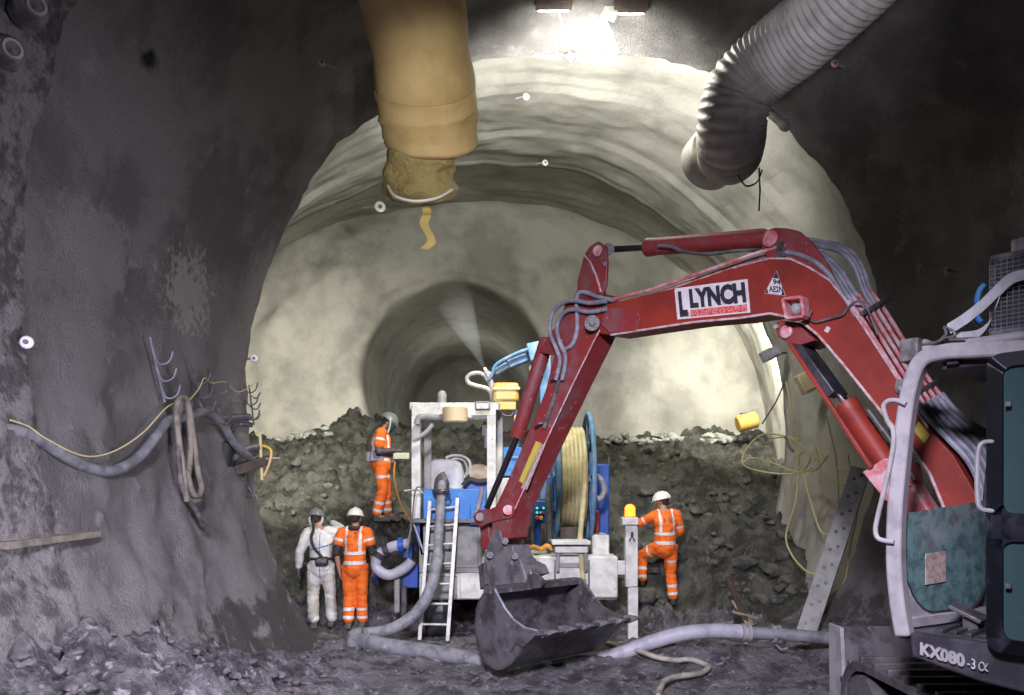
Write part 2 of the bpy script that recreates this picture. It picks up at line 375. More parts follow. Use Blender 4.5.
def lining():
    ys = []; y = 0.
    while y < 16.3:
        ys.append(y); y += .07 if y > 3 else .3
        for k in (5.05, 9.0, 13.0, 6.95):
            if ys[-1] < k <= y: ys += [k, k+.03, k+.06, k+.1]; y = k+.15
    rows = []
    for Y in ys:
        sec = section(Y); row = []
        for i, (x, z) in enumerate(sec):
            a = sec[max(i-1,0)]; b = sec[min(i+1,NP-1)]; nx, nz = -(b[1]-a[1]), (b[0]-a[0]); l = math.hypot(nx, nz) or 1; nx /= l; nz /= l
            near = 1-sm((Y-8.6)/.5)
            p = V((x, Y, z))
            edge = .35+.65*sm(abs(Y-9.05)/.8); d = noise.fractal(p*.55, 1, 2, 2)*(.03*near+.05)+noise.noise(p*2.3)*(.03+.03*near)*edge+noise.fractal(p*7, .9, 2, 3)*.010*(1+near)
            if Y < 5.05: d += noise.fractal(p*6, .8, 2, 3)*.03
            # spray-on ribs of the lining in the enlarged part
            if Y > 9: d += .012*math.sin(Y*4.3+noise.noise(p*.4)*5)+noise.fractal(V((x*.8, Y*3.2, z*.8)), .9, 2, 3)*.03+.004*math.sin(Y*9.7+i*.02)
            else: d += .006*math.sin(Y*3.6+1+noise.noise(p*.5)*2)+noise.noise(p*4.5)*.022+noise.noise(p*9)*.012+noise.noise(p*18)*.006
            if abs(Y-9.05) < .14: d += noise.fractal(p*5, .8, 2, 4)*.02
            row.append(V((x-nx*d, Y+(noise.noise(p*2.1)*.03 if 8.8 < Y < 9.3 else 0), z-nz*d)))
        rows.append(row)
    cuts = [('wall_left', 0, 95), ('ceiling', 95, 165), ('wall_right', 165, NP-1)]
    for name, i0, i1 in cuts:
        b = B(); n = i1-i0+1
        for j in range(len(ys)):
            b.v += rows[j][i0:i1+1]
        for j in range(len(ys)-1):
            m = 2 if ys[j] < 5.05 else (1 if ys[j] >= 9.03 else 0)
            for i in range(n-1):
                b.f.append([j*n+i, j*n+i+1, (j+1)*n+i+1, (j+1)*n+i]); b.mi.append(m)
        o = b.build(name, ['shot', 'shot_lit', 'shot_rough'], smooth=180); o['kind'] = 'structure'
lining()

def headwall():
    hc = (-1.22, 4.38); R = 2.02; b = B(); K = 200; RAD = 46
    outer = [(x, z) for x, z in rC]; outer = [(-.5+(x+.5)*1.04, 3+(z-3)*1.04) for x, z in outer]
    poly = outer+[(outer[-1][0], -.6), (outer[0][0], -.6)]
    def ray(a):
        dx, dz = math.cos(a), math.sin(a); best = 0
        for i in range(len(poly)):
            x1, z1 = poly[i][0]-hc[0], poly[i][1]-hc[1]; x2, z2 = poly[(i+1)%len(poly)][0]-hc[0], poly[(i+1)%len(poly)][1]-hc[1]
            den = dx*(z2-z1)-dz*(x2-x1)
            if abs(den) < 1e-9: continue
            t = (x1*(z2-z1)-z1*(x2-x1))/den; u = (x1*dz-z1*dx)/den
            if t > 0 and -1e-6 <= u <= 1+1e-6: best = max(best, t)
        return best
    rings = []
    for j in range(RAD+1):
        t = j/RAD; row = []
        for k in range(K):
            a = 2*PI*k/K; ro = ray(a) if j == 0 else rays[k]
            if j == 0: rays_tmp.append(ro)
            r = lerp(R*(1+.012*math.sin(a*9)), ro, t); x = hc[0]+r*math.cos(a); z = hc[1]+r*math.sin(a)
            p = V((x, 16, z))
            y = 16.05-.35*math.sin(PI*min(1, t*1.0))**.8+noise.fractal(p*.75, 1, 2, 3)*.22+noise.noise(p*1.9)*.09+noise.fractal(p*4, .9, 2, 3)*.03
            y += .16*(1-sm(t*9))*(1 if j else 1)-.10*math.exp(-((t-.02)/.03)**2)
            row.append(V((x, y, z)))
        if j == 0: rays.extend(rays_tmp)
        rings.append(row)
    # pilot tunnel behind
    depth = [25, 24, 23, 21.5, 20.2, 19.2, 18.2, 17.4, 16.8, 16.4]
    pil = []
    for d in depth:
        pil.append([V((hc[0]-(d-16)*.02+(R-.03*(d-16)+.03*noise.noise(V((math.cos(2*PI*k/K), d, math.sin(2*PI*k/K)))*2))*math.cos(2*PI*k/K), d,
                      hc[1]+(R-.03*(d-16))*math.sin(2*PI*k/K))) for k in range(K)])
    allr = pil+rings
    for r in allr: b.v += r
    for j in range(len(allr)-1):
        for k in range(K): b.f.append([j*K+k, j*K+(k+1)%K, (j+1)*K+(k+1)%K, (j+1)*K+k]); b.mi.append(0)
    b.f.append([k for k in range(K)]); b.mi.append(0)
    o = b.build('wall_back', 'shot_lit', smooth=180); o['kind'] = 'structure'
rays = []; rays_tmp = []
headwall()
# ------------------------------------------------------------------ excavator
O0 = V((3.0, 4.8, 0)); U = V((-.6585, .7526, 0)).normalized(); W = V((-U.y, U.x, 0)); Z = V((0,0,1))
if W.y > 0: W = -W
def E(s, w, z): return O0+s*U+w*W+z*Z
def EX(px, py, w=0.):                 # photo position -> point on the lengthwise plane of the machine at side offset w
    k = (px-512)/F; o = O0+w*W; s = (k*o.y-o.x)/(U.x-k*U.y); Y = o.y+s*U.y
    return V((o.x+s*U.x, Y, EYE-(py-HZ)/F*Y))
BASE = (3.65, 4.05, 0)
ex = thing('excavator', 'red compact excavator with grey cab, long dusty boom and wide muddy bucket', 'excavator', BASE)
def side(polypx, w, t): return [EX(x, y, w) for x, y in polypx], -W*t

def plates(name, px, w0, width, mats, bevel=.006, rim=None, parent=None):
    b = B(); pl, e = side(px, w0, width); b.prism(pl, e, 0)
    return b.build(name, mats, parent or ex, bevel=bevel)
boom_px = [(586,322),(590,313),(600,306),(630,299),(675,288),(733,268),(770,258.5),(790,258.8),(808,267),(829,280),(845,299),(865,329),(897,378),(928,428),(953,455),(968,480),(982,506),(974,560),(955,566),(948,535),(944,508),(930,474),(914,450),(894,427),(879,409),(842,363),(818,335),(798,319),(770,313.5),(740,318),(695,322),(649,329),(611,335),(596,333)]
bo = plates('boom', boom_px, .14, .27, 'red')
# flanges: pale scuffed edge strips along the lower and upper seams
def rim(name, pts, w, r, m, parent): 
    b = B(); b.tube([EX(x, y, w) for x, y in pts], r, 6); return b.build(name, m, parent)
rim('weld_edge', boom_px[20:33], .145, .010, 'edge', bo)
rim('weld_edge', boom_px[5:14], .145, .009, 'edge', bo)
b = B(); b.prism([EX(x, y, .155) for x, y in [(606,309),(634,305),(640,318),(636,331),(611,333),(600,324)]], W*-.02); b.build('end_plate', 'redworn', bo, bevel=.004)
b = B(); b.cyl(EX(592,323,.22), EX(592,323,-.2), .075); b.cyl(EX(592,323,.235), EX(592,323,.21), .03, 6); b.build('pivot_pin', 'steel', bo, bevel=.004)
# worn patch on the boom
# arm cylinder bracket: two ears on top of the boom
for w in (.13, -.09):
    b = B(); b.prism([EX(x, y, w) for x, y in [(762,248),(762,236),(767,230),(775,227.5),(786,228),(799,231),(812,242),(826,262),(845,296),(835,298),(812,272),(790,262),(770,262)]], W*-.03)
    b.build('cylinder_bracket', 'redworn', bo, bevel=.004)
b = B(); b.cyl(EX(771,239,.15), EX(771,239,-.14), .05); b.lathe([(.062,0),(.062,.015),(.03,.03)], EX(771,239,.14), W); b.build('bracket_pin', 'redpipe', bo, bevel=.003)
# arm cylinder
b = B(); b.lathe([(.05,0),(.075,.03),(.075,1.2)], EX(645,247.5), EX(766,238)-EX(645,247.5), 20)
L_ = (EX(768,238)-EX(645,247.5)).length
b = B(); b.lathe([(.055,0),(.082,.03),(.082,.10),(.076,.12),(.076,L_-.05),(.06,L_)], EX(645,247.5), EX(768,238)-EX(645,247.5), 22)
ac = b.build('arm_cylinder', 'redworn', ex)
b = B(); b.cyl(EX(608,249.5), EX(650,247), .032, 16); b.build('cylinder_rod', 'darkrod', ac)
b = B(); b.cyl(EX(608,249.5,.09), EX(608,249.5,-.09), .06, 16); b.build('rod_eye', 'steel', ac)
b = B(); b.tube(spl([EX(x, y, .10) for x, y in [(658,246),(672,247),(685,252),(710,254),(735,251),(762,250)]]), .014, 8); b.build('hydraulic_hose', 'hosedk', ac)
# arm (dipper)
arm_px = [(590,246),(598,241),(606,246),(607,262),(605,290),(603,318),(594,340),(571,387),(541,451),(513,512),(509,538),(499,545),(491,537),(493,512),(510,476),(526,438),(545,392),(555,352),(559,325),(566,299),(577,282),(584,255)]
ear = [(590,246),(598,241),(606,246),(607,262),(606,285),(600,300),(577,300),(577,282),(584,255)]
low = arm_px[4:20]
b = B()
lowp = [(600,292)]+arm_px[5:19]+[(566,299)]
b.prism([EX(x, y, .135) for x, y in lowp], W*-.27)
for w in (.135, -.105): b.prism([EX(x, y, w) for x, y in ear], W*-.03)
b.prism([EX(x, y, .12) for x, y in [(586,262),(592,262),(588,300),(572,300),(580,283)]], W*-.24)
ar = b.build('arm', 'redworn', ex, bevel=.006)
rim('weld_edge', [(600,330),(594,341),(571,388),(541,452),(514,511)], .138, .008, 'edge', ar)
rim('weld_edge', [(584,255),(590,262),(596,275),(601,292)], .14, .010, 'edge', ar)
b = B(); b.cyl(EX(598,251,.16), EX(598,251,-.16), .05); b.lathe([(.055,0),(.055,.012),(.02,.02)], EX(598,251,.15), W); b.build('arm_pin', 'redpipe', ar, bevel=.003)
b = B(); b.cyl(EX(605,264,.15), EX(605,264,.13), .022, 6); b.build('bolt', 'steel', ar)
b = B(); b.prism([EX(x, y, .1375) for x, y in [(536,441),(541,443),(524,484),(519,481)]], W*.002); b.build('warning_sticker', 'yellowst', ar)
b = B(); b.prism([EX(x, y, .1375) for x, y in [(541,443),(545,446),(527,490),(521,488),(523,484)]], W*.002); b.build('worn_decal', 'decal', ar)
# bucket cylinder on the front of the arm
a0, a1 = EX(546,343), EX(517,437)
d = (a1-a0); L_ = d.length
b = B(); b.lathe([(.06,-.05),(.078,.0),(.078,L_-.10),(.088,L_-.09),(.088,L_-.01),(.06,L_)], a0, d, 22)
bc = b.build('bucket_cylinder', 'redworn', ex)
b = B(); b.cyl(a1, EX(487,508), .036, 16); b.build('cylinder_rod', 'darkrod', bc)
b = B(); b.prism([EX(x, y, .09) for x, y in [(538,352),(552,330),(562,322),(566,336),(556,356)]], W*-.18); b.build('cylinder_mount', 'redworn', bc, bevel=.005)
# bucket linkage
b = B()
for w in (.16, -.12):
    b.prism([EX(x, y, w) for x, y in [(475,524),(473,516),(478,510),(490,509),(503,503),(511,502),(514,509),(511,518),(500,520),(488,523),(481,527)]], W*-.04)
lk = b.build('link_arm', 'redworn', ex, bevel=.006)
b = B(); b.cyl(EX(480,517,.19), EX(480,517,-.19), .05); b.build('link_pin', 'steel', lk, bevel=.004)
b = B(); b.cyl(EX(508,510,.19), EX(508,510,-.19), .055); b.build('link_pin', 'redpipe', lk, bevel=.004)
b = B(); b.prism([EX(x, y, .05) for x, y in [(479,520),(488,522),(490,548),(482,550)]], W*-.10); b.build('drop_link', 'redworn', lk, bevel=.006)
# quick coupler
b = B()
for w in (.15, -.11):
    b.prism([EX(x, y, w) for x, y in [(490,537),(495,529),(500,531),(503,545),(512,552),(520,560),(526,578),(523,590),(486,594),(482,578),(484,560),(487,548)]], W*-.04)
b.prism([EX(x, y, .13) for x, y in [(504,546),(512,545),(514,556),(519,562),(528,566),(532,575),(524,578),(518,588),(504,590)]], W*-.26)
qc = b.build('quick_coupler', 'steel2', ex, bevel=.006)
for (x, y) in [(490,555),(515,556),(505,541)]:
    b = B(); b.cyl(EX(x,y,.19), EX(x,y,-.19), .04, 14); b.build('coupler_pin', 'steel', qc, bevel=.003)
b = B(); b.prism([EX(x, y, .19) for x, y in [(478,566),(484,562),(486,584),(480,590)]], W*-.38); b.build('hook_plate', 'steel', qc, bevel=.005)
# bucket: shell of side plates, curved back, floor and cutting edge
bk_out = [(486,589),(479,600),(475,615),(475,630),(477,645),(482,657),(489,666),(497,670),(507,667),(516,659),(525,647),(538,634)]
def bpt(p, w): # side profile in (s,z) from near plate
    return p
S0 = [EX(x, y, .65) for x, y in bk_out]
opening = [EX(x, y, .65) for x, y in [(537,631),(524,628),(513,620),(504,608),(498,597),(494,589)]]
b = B()
prof = S0
th = .022
# curved sheet: outer and inner skins
cen = sum((q for q in prof), V((0,0,0)))/len(prof)
def sheet(prof, ext, th, b):
    n = len(prof); inn = []
    for i, q in enumerate(prof):
        a = prof[max(i-1,0)]; c = prof[min(i+1,n-1)]; t = (c-a).normalized(); nn = t.cross(W).normalized()
        if nn.dot(cen-q) < 0: nn = -nn
        inn.append(q+nn*th)
    loop = prof+inn[::-1]
    vs = loop+[q+ext for q in loop]; m = len(loop)
    fs = [(i, (i+1)%m, m+(i+1)%m, m+i) for i in range(m)]
    fs += [(i, i+1, m-2-i, m-1-i) for i in range(n-1)]
    fs += [(m+i, m+m-1-i, m+m-2-i, m+i+1) for i in range(n-1)]
    b.add(vs, fs)
sheet(spl(prof, 4), W*-1.3, th, b)
bu = b.build('bucket', 'steel', ex, smooth=50)
for w in (0, -1.3+.025):
    b = B(); pl = S0+opening; b.prism([q+W*w for q in pl], W*-.025); b.build('side_plate', 'steel', bu, bevel=.004)
    b = B(); b.tube([q+W*(w-.012) for q in opening[::-1]], .012, 6); b.build('side_rim', 'hose' if w == 0 else 'steel', bu)
lipA = S0[-1]; ld = (S0[-1]-S0[-2]).normalized()
ldir = (-U+Z*.22).normalized()
b = B(); b.obox(lipA-W*.65+ldir*.02, ldir*.09, W*.66, ldir.cross(W)*.016); b.build('cutting_edge', 'steel', bu, bevel=.005)
for i in range(6):
    c = lipA-W*(.06+1.18*i/5)+ldir*.12
    b = B(); q = ldir.cross(W)
    b.add([c-W*.045-q*.045-ldir*.10, c+W*.045-q*.045-ldir*.10, c+W*.045+q*.045-ldir*.10, c-W*.045+q*.045-ldir*.10,
           c-W*.028-q*.008+ldir*.07, c+W*.028-q*.008+ldir*.07, c+W*.028+q*.008+ldir*.07, c-W*.028+q*.008+ldir*.07],
          [(0,1,2,3),(4,7,6,5),(0,4,5,1),(1,5,6,2),(2,6,7,3),(3,7,4,0)])
    b.build('tooth', 'steel2', bu, bevel=.004)
b = B(); tp = S0[0]; b.obox(tp-W*.65+V((0,0,-.01))+U*-.03, U*.06, W*.66, Z*.035); b.build('top_beam', 'hosedk', bu, bevel=.006)
for w in (.13, -.09):
    b = B(); b.prism([EX(x, y, w) for x, y in [(492,572),(520,571),(538,575),(545,583),(540,588),(492,594),(488,586)]], W*-.035); b.build('mounting_ear', 'steel', bu, bevel=.004)
b = B(); b.prism([S0[-1]+W*.004, S0[-2]+W*.004, EX(517,643,.654), EX(512,652,.654), EX(508,643,.654), EX(520,630,.654)], W*.02); b.build('wear_plate', 'steel', bu, bevel=.004)

# boom cylinder, its guard bar and clevis
a0, a1, a2 = EX(787,333,.0), EX(846,404,.0), EX(896,478,.0)
d = a2-a1; L_ = d.length
b = B(); b.lathe([(.05,-.01),(.085,.0),(.085,.07),(.078,.08),(.078,L_),(.07,L_+.02)], a1, d, 22); bcyl = b.build('boom_cylinder', 'red', ex)
b = B(); b.cyl(a0, a1, .036, 16); b.build('cylinder_rod', 'chrome', bcyl)
b = B(); b.beam(a2-d.normalized()*.08, a2+d.normalized()*.55, .2, .2, up=W); b.build('cylinder_clevis', 'redpipe', bcyl, bevel=.02)
b = B(); b.beam(EX(790,343,.13), EX(872,468,.13), .03, .05, up=W); b.build('guard_bar', 'red', bcyl, bevel=.006)
b = B(); b.beam(EX(795,337,.03), EX(838,396,.03), .07, .22, up=W); gd = b.build('rod_guard', 'blackm', bcyl, bevel=.01)
b = B(); b.prism([EX(x, y, .12) for x, y in [(862,472),(884,458),(907,462),(912,485),(886,502)]], W*-.22); b.build('clevis_block', 'redpipe', bcyl, bevel=.01)
b = B(); b.tube(spl([EX(x, y, .10) for x, y in [(868,410),(878,424),(890,440),(902,462),(915,480)]]), .016, 8); b.build('hydraulic_hose', 'hosedk', bcyl)
b = B(); b.prism([EX(x, y, .15) for x, y in [(774,325),(780,320),(796,322),(806,332),(815,340),(800,345),(788,343),(778,337)]], W*-.3); lug = b.build('cylinder_lug', 'redworn', bo, bevel=.006)
b = B(); b.lathe([(.05,0),(.05,.02),(.022,.035)], EX(787,332,.15), W); b.build('lug_pin', 'redpipe', lug, bevel=.003)
b = B(); b.lathe([(.018,0),(.018,.03)], EX(777.5,327,.15), W, 8); b.build('grease_plug', 'cabgrey', lug)
# work light in its square guard on the boom side
gp = [EX(x, y, .255)-W*.11 for x, y in [(785.5,300),(804,298),(806,317),(789,319)]]
b = B(); q = [p+W*.11 for p in gp]
for i in range(4): b.beam(q[i], q[(i+1)%4], .024, .10, up=W)
gl = b.build('lamp_guard', 'redpipe', bo, bevel=.006)
b = B(); c = EX(797,309,.20); b.ball(c, (.05,.05,.05), 14, 10); b.build('work_lamp', 'cabgrey', gl)
b = B(); b.beam(c, EX(812,313,.17), .025, .03); b.build('lamp_bracket', 'blackm', gl)
b = B(); b.tube(spl([EX(x, y, .16) for x, y in [(808,318),(815,322),(828,319),(842,315),(848,308),(855,302),(864,302),(868,310),(878,335)]]), .009, 8); b.build('lamp_wire', 'hosedk', gl)
# lettering plate on the boom
def text_mesh(txt, name, c0, xdir, up, h, wfit, m, parent, bold=.0, depth=.002, shear=0.):
    cu = bpy.data.curves.new('letters', 'FONT'); cu.body = txt; cu.size = 1; cu.offset = bold; cu.resolution_u = 3
    t = bpy.data.objects.new('letters', cu); COL.objects.link(t); bpy.context.view_layer.update()
    me = t.to_mesh(); vs = [V(q.co) for q in me.vertices]; fs = [list(p.vertices) for p in me.polygons]
    t.to_mesh_clear(); bpy.data.objects.remove(t)
    x0 = min(q.x for q in vs); x1 = max(q.x for q in vs); y0 = min(q.y for q in vs); y1 = max(q.y for q in vs)
    xd = V(xdir).normalized(); ud = V(up).normalized(); nrm = xd.cross(ud).normalized()
    b = B(); b.add([V(c0)+xd*((q.x-x0)/(x1-x0)*wfit)+ud*((q.y-y0)/(y1-y0)*h)+nrm*depth for q in vs], fs)
    return b.build(name, m, parent)
pc = [EX(x, y, .1405) for x, y in [(674.5,288.5),(747.5,279),(750.5,312.5),(677.5,319.5)]]
b = B(); b.prism(pc, W*.002); sg = b.build('name_plate', 'sticker', bo)
def onplate(u, v):   # u right, v down on the plate
    return pc[0].lerp(pc[1], u).lerp(pc[3].lerp(pc[2], u), v)
def plate_text(txt, name, u0, v0, u1, v1, m, bold=.03, parent=None):
    a = onplate(u0, v1); xd = onplate(u1, v1)-a; up = onplate(u0, v0)-a
    o = text_mesh(txt, name, a, xd, up, up.length, xd.length, m, parent or sg, bold); 
    return o
for o in (plate_text('LYNCH', 'lettering', .21, .08, .97, .70, 'ink', .06), plate_text('L', 'logo_letter', .05, .12, .17, .93, 'ink', .06),
          ):
    for vv in o.data.vertices: vv.co += W*.006
b = B(); L1 = [onplate(*q)+W*.003 for q in [(.20,.745),(.965,.745),(.965,.96),(.20,.96)]]; b.prism(L1, W*.001); b.build('red_stripe', 'stickred', sg)
b = B(); b.prism([onplate(*q)+W*.0035 for q in [(.05,.80),(.185,.80),(.185,.95),(.05,.95)]], W*.002); b.build('logo_foot', 'inkgrey', sg)
tri = [EX(x, y, .141) for x, y in [(776.5,270.5),(786,296),(764.5,293.5)]]
b = B(); b.prism(tri, W*.002); tr = b.build('triangle_sign', 'inkgrey', bo)
c = sum(tri, V((0,0,0)))/3
b = B(); t2 = [c+(q-c)*.93+W*.003 for q in tri]; b.prism(t2, W*.001); b.build('triangle_black', 'ink', tr)
cc = [t2[0].lerp(t2[1], f) for f in (.30, .78)]; dd = [t2[0].lerp(t2[2], f) for f in (.30, .78)]
b = B(); b.prism([cc[0]+W*.002, cc[1]+W*.002, t2[2].lerp(t2[1], .82)+W*.002, t2[2].lerp(t2[1], .18)+W*.002, dd[1]+W*.002, dd[0]+W*.002], W*.001); b.build('triangle_field', 'sticker', tr)
for txt, x0, x1, y0, y1 in (('94', 773, 781, 279, 284.5), ('AE2N', 769, 783.5, 286, 292)):
    a = EX(x0, y1, .146); text_mesh(txt, 'lettering', a, EX(x1, y1+.6, .146)-a, EX(x0, y0, .146)-a, (EX(x0,y0,.146)-a).length, (EX(x1,y1,.146)-a).length, 'ink', tr, .03, .003)
b = B(); b.prism([EX(x, y, .141) for x, y in [(827,401-75),(831,328),(828,333),(824,331)]], W*.002); b.build('small_decal', 'sticker', bo)
b = B(); b.prism([EX(x, y, .141) for x, y in [(918.5,421),(930,435),(925,444),(914,431)]], W*.002); b.build('yellow_sticker', 'yellowst', bo)
# rigid pipes along the top of the boom
for i, w in enumerate((.12, .055)):
    b = B(); b.tube([EX(x, y-i*5*0, w) for x, y in [(606,302+i*7),(618,298+i*6),(650,290+i*6),(700,273+i*5.5),(750,256+i*5),(781,246+i*5),(786,246+i*5)]], .017, 8); pp = b.build('boom_pipe', 'redpipe', bo)
for x, y in [(783,248),(608,306),(784,254)]:
    b = B(); b.obox(EX(x, y, .1), U*.03, W*.05, Z*.035); b.build('pipe_clamp', 'steel', bo, bevel=.004)
for k in range(5):   # pipes down the rear of the boom
    w = .13-.062*k
    b = B(); b.tube([EX(x+k*5.2, y-k*3.0, w) for x, y in [(848,301),(864,322),(882,351),(902,383),(923,412)]], .015, 8); b.build('boom_pipe', 'redpipe', bo)
for x, y in [(863,313),(912,396)]:
    b = B(); b.beam(EX(x-2, y+1, .15), EX(x+26, y-15, -.16), .03, .03); b.build('pipe_clamp', 'steel', bo, bevel=.004)
hs = []
for k in range(4):   # flexible hoses over the crown of the boom
    w = .13-.05*k
    b = B(); b.tube(spl([EX(x+k*3.2, y-k*2.2, w) for x, y in [(786,252),(803,256),(818,264),(832,278),(842,294),(850,306),(856,316)]]), .017, 8); b.build('crown_hose', 'hose', bo)
for k in range(3):
    w = -.02-.06*k
    b = B(); b.tube(spl([EX(x+k*3, y-k*2, w) for x, y in [(800,243),(818,246),(836,250),(848,258),(857,272),(863,290),(872,306)]]), .017, 8); b.build('crown_hose', 'hose', bo)
for k in range(6):   # flexible hoses from the boom down into the machine
    w = .15-.055*k
    b = B(); b.tube(spl([EX(x+k*4.5, y-k*2.5, w) for x, y in [(919,406),(932,422),(950,441-k),(966,458-2*k),(978,480-2*k),(984,505),(984,540)]]), .019, 8); b.build('boom_hose', 'hose', bo)
# hoses looping over the arm pivot
for pts, w in (([(606,301),(590,303),(572,300.5),(560,305),(552,315),(550,332),(556,348),(560,360),(558,372),(556,380)], .19),
               ([(606,309),(590,312),(572,309.5),(562,315),(557,326),(559,340),(565,354),(565,366),(562,380)], .17),
               ([(612,300),(598,297),(584,292),(577,296),(577,312),(577,330),(572,345),(562,350)], .15)):
    b = B(); b.tube(spl([EX(x, y, w) for x, y in pts]), .021, 10); b.build('pivot_hose', 'hose', ar)
b = B(); b.tube(spl([EX(x, y, .15) for x, y in [(558,380),(556,392),(550,410),(544,428)]]), .022, 8); b.build('arm_pipe', 'hosedk', ar)
for x, y in [(557,379),(541,425)]:
    b = B(); b.lathe([(.07,0),(.07,.015)], EX(x, y, .15)-Z*.01, Z+U*.3, 14); b.build('hose_bracket', 'steel', ar)

# ---- cab
CAB = .145                            # thickness helper
b = B(); pil = spl([EX(x, y, 1.0) for x, y in [(905,636),(899,600),(896,560),(897,510),(902,455),(908,405),(914,378),(922,362),(934,355),(952,351.5)]], 5)
pil += [EX(x, y, 1.0) for x, y in [(985,350),(1024,349)]]; last = pil[-1]; pil.append(last-U*1.3)
# box-section frame
def boxtube(pts, wdir, hw, hh, b):
    pts = [V(p) for p in pts]; n = len(pts); vs = []
    for i in range(n):
        t = (pts[min(i+1,n-1)]-pts[max(i-1,0)]).normalized(); x = V(wdir).normalized(); y = t.cross(x).normalized()
        for a, c in ((-1,-1),(1,-1),(1,1),(-1,1)): vs.append(pts[i]+x*a*hw+y*c*hh)
    fs = [(i*4+k, i*4+(k+1)%4, (i+1)*4+(k+1)%4, (i+1)*4+k) for i in range(n-1) for k in range(4)]
    fs += [(3,2,1,0), tuple((n-1)*4+k for k in range(4))]
    b.add(vs, fs)
boxtube(pil, W, .045, .042, b)
cab = b.build('cab_frame', 'cabgrey', ex, bevel=.014)
b = B(); boxtube([q-W*.83-U*.20 for q in pil], W, .022, .022, b); b.build('far_pillar', 'blackm', cab, bevel=.008)
b = B(); boxtube([E(.10,1.0,1.13), E(-.09,.15,1.13)], Z, .03, .03, b); b.build('front_sill', 'cabgrey', cab, bevel=.006)
b = B(); boxtube([pil[-4]-Z*.02, pil[-4]-Z*.02-W*.85], Z, .05, .03, b); b.build('roof_front_beam', 'blackm', cab, bevel=.006)
b = B(); b.box((0,0,0),(0,0,0)); b = B()
rf = [E(-.22,1.0,2.63), E(-.22,.15,2.63), E(-1.7,.15,2.63), E(-1.7,1.0,2.63)]
b.prism(rf, Z*.05); b.build('roof', 'cabgrey', cab, bevel=.02)
b = B(); b.prism([E(-.1,.96,2.53), E(-.1,.17,2.53), E(-1.7,.17,2.53), E(-1.7,.96,2.53)], Z*.09); b.build('roof_lining', 'blackm', cab, bevel=.01)
fl = [E(.12,.97,1.04), E(-.09,.15,1.04), E(-1.7,.15,1.04), E(-1.7,.97,1.04)]
b = B(); b.prism(fl, Z*.05); b.build('cab_floor', 'steel', cab, bevel=.005)
b = B()
for k in range(16):
    s = -.08-.07*k; b.obox(E(s, .56, 1.10), U*.02, W*.38, Z*.012)
b.build('floor_mat', 'blackm', cab, bevel=.004)
# lower windscreen with its rounded near corner
gpts = []
for k in range(9):
    a = PI/2*k/8; gpts.append((.97-.30+.30*math.cos(a+0)-.0, 1.16+.42-.42*math.sin(a)))
outline = [(.97,1.74)]+[(w, z) for w, z in gpts]+[(.32,1.16),(.18,1.28),(.15,1.82)]
def GL(w, z, o=0.): return E(.11-.244*(.97-w)+o, w, z)
b = B(); b.prism([GL(w, z) for w, z in outline], U*.008); b.build('lower_windscreen', 'glass', cab)
b = B(); b.tube([GL(w, z) for w, z in outline[1:]], .014, 6); b.build('windscreen_seal', 'blackm', cab)
b = B(); fil = [GL(w, z, -.012) for w, z in ([(.99,1.58)]+[(w, z) for w, z in gpts]+[(.55,1.13),(.99,1.13)])]; b.prism(fil, U*.012); b.build('corner_fillet', 'cabgrey', cab, bevel=.003)
b = B(); b.prism([GL(w, z, -.004) for w, z in [(.76,1.33),(.58,1.34),(.58,1.52),(.76,1.51)]], U*-.004); ntc = b.build('notice_sheet', 'decal', cab)
# travel levers and pedals
for w, s in ((.42,-.18),(.30,-.18)):
    b = B(); b.tube(spl([E(s-.06,w+.1,1.12), E(s-.02,w+.05,1.3), E(s+.02,w-.02,1.6), E(s+.02,w-.05,1.85), E(s+.0,w-.05,1.9)]), .014, 8); lv = b.build('travel_lever', 'blackm', cab)
    b = B(); b.ball(E(s, w-.05, 1.92), .03); b.build('lever_knob', 'blackm', lv)
for s, w, hl in ((-.16,.72,.09),(-.34,.52,.12),(-.34,.30,.12)):
    b = B(); b.obox(E(s, w, 1.19), (U*.8+Z*.35).normalized()*hl, W*.085, (Z*.8-U*.35).normalized()*.012)
    b.obox(E(s-.02, w, 1.13), U*.04, W*.05, Z*.04); b.build('pedal', 'steel', cab, bevel=.006)
# seat and console behind the door
b = B(); b.obox(E(-1.1,.5,1.45), U*.26, W*.24, Z*.07); b.obox(E(-1.38,.5,1.85), U*.07, W*.24, Z*.36); b.obox(E(-1.1,.5,1.23), U*.2, W*.2, Z*.15); b.build('seat', 'blackc', cab, bevel=.03)
b = B(); b.obox(E(-.75,.29,1.35), U*.25, W*.10, Z*.25); b.build('console', 'blackm', cab, bevel=.03)
b = B(); b.tube([E(-.6,.29,1.6), E(-.55,.30,1.85)], .014, 8); b.ball(E(-.55,.30,1.88), .035); b.build('control_lever', 'blackm', cab)
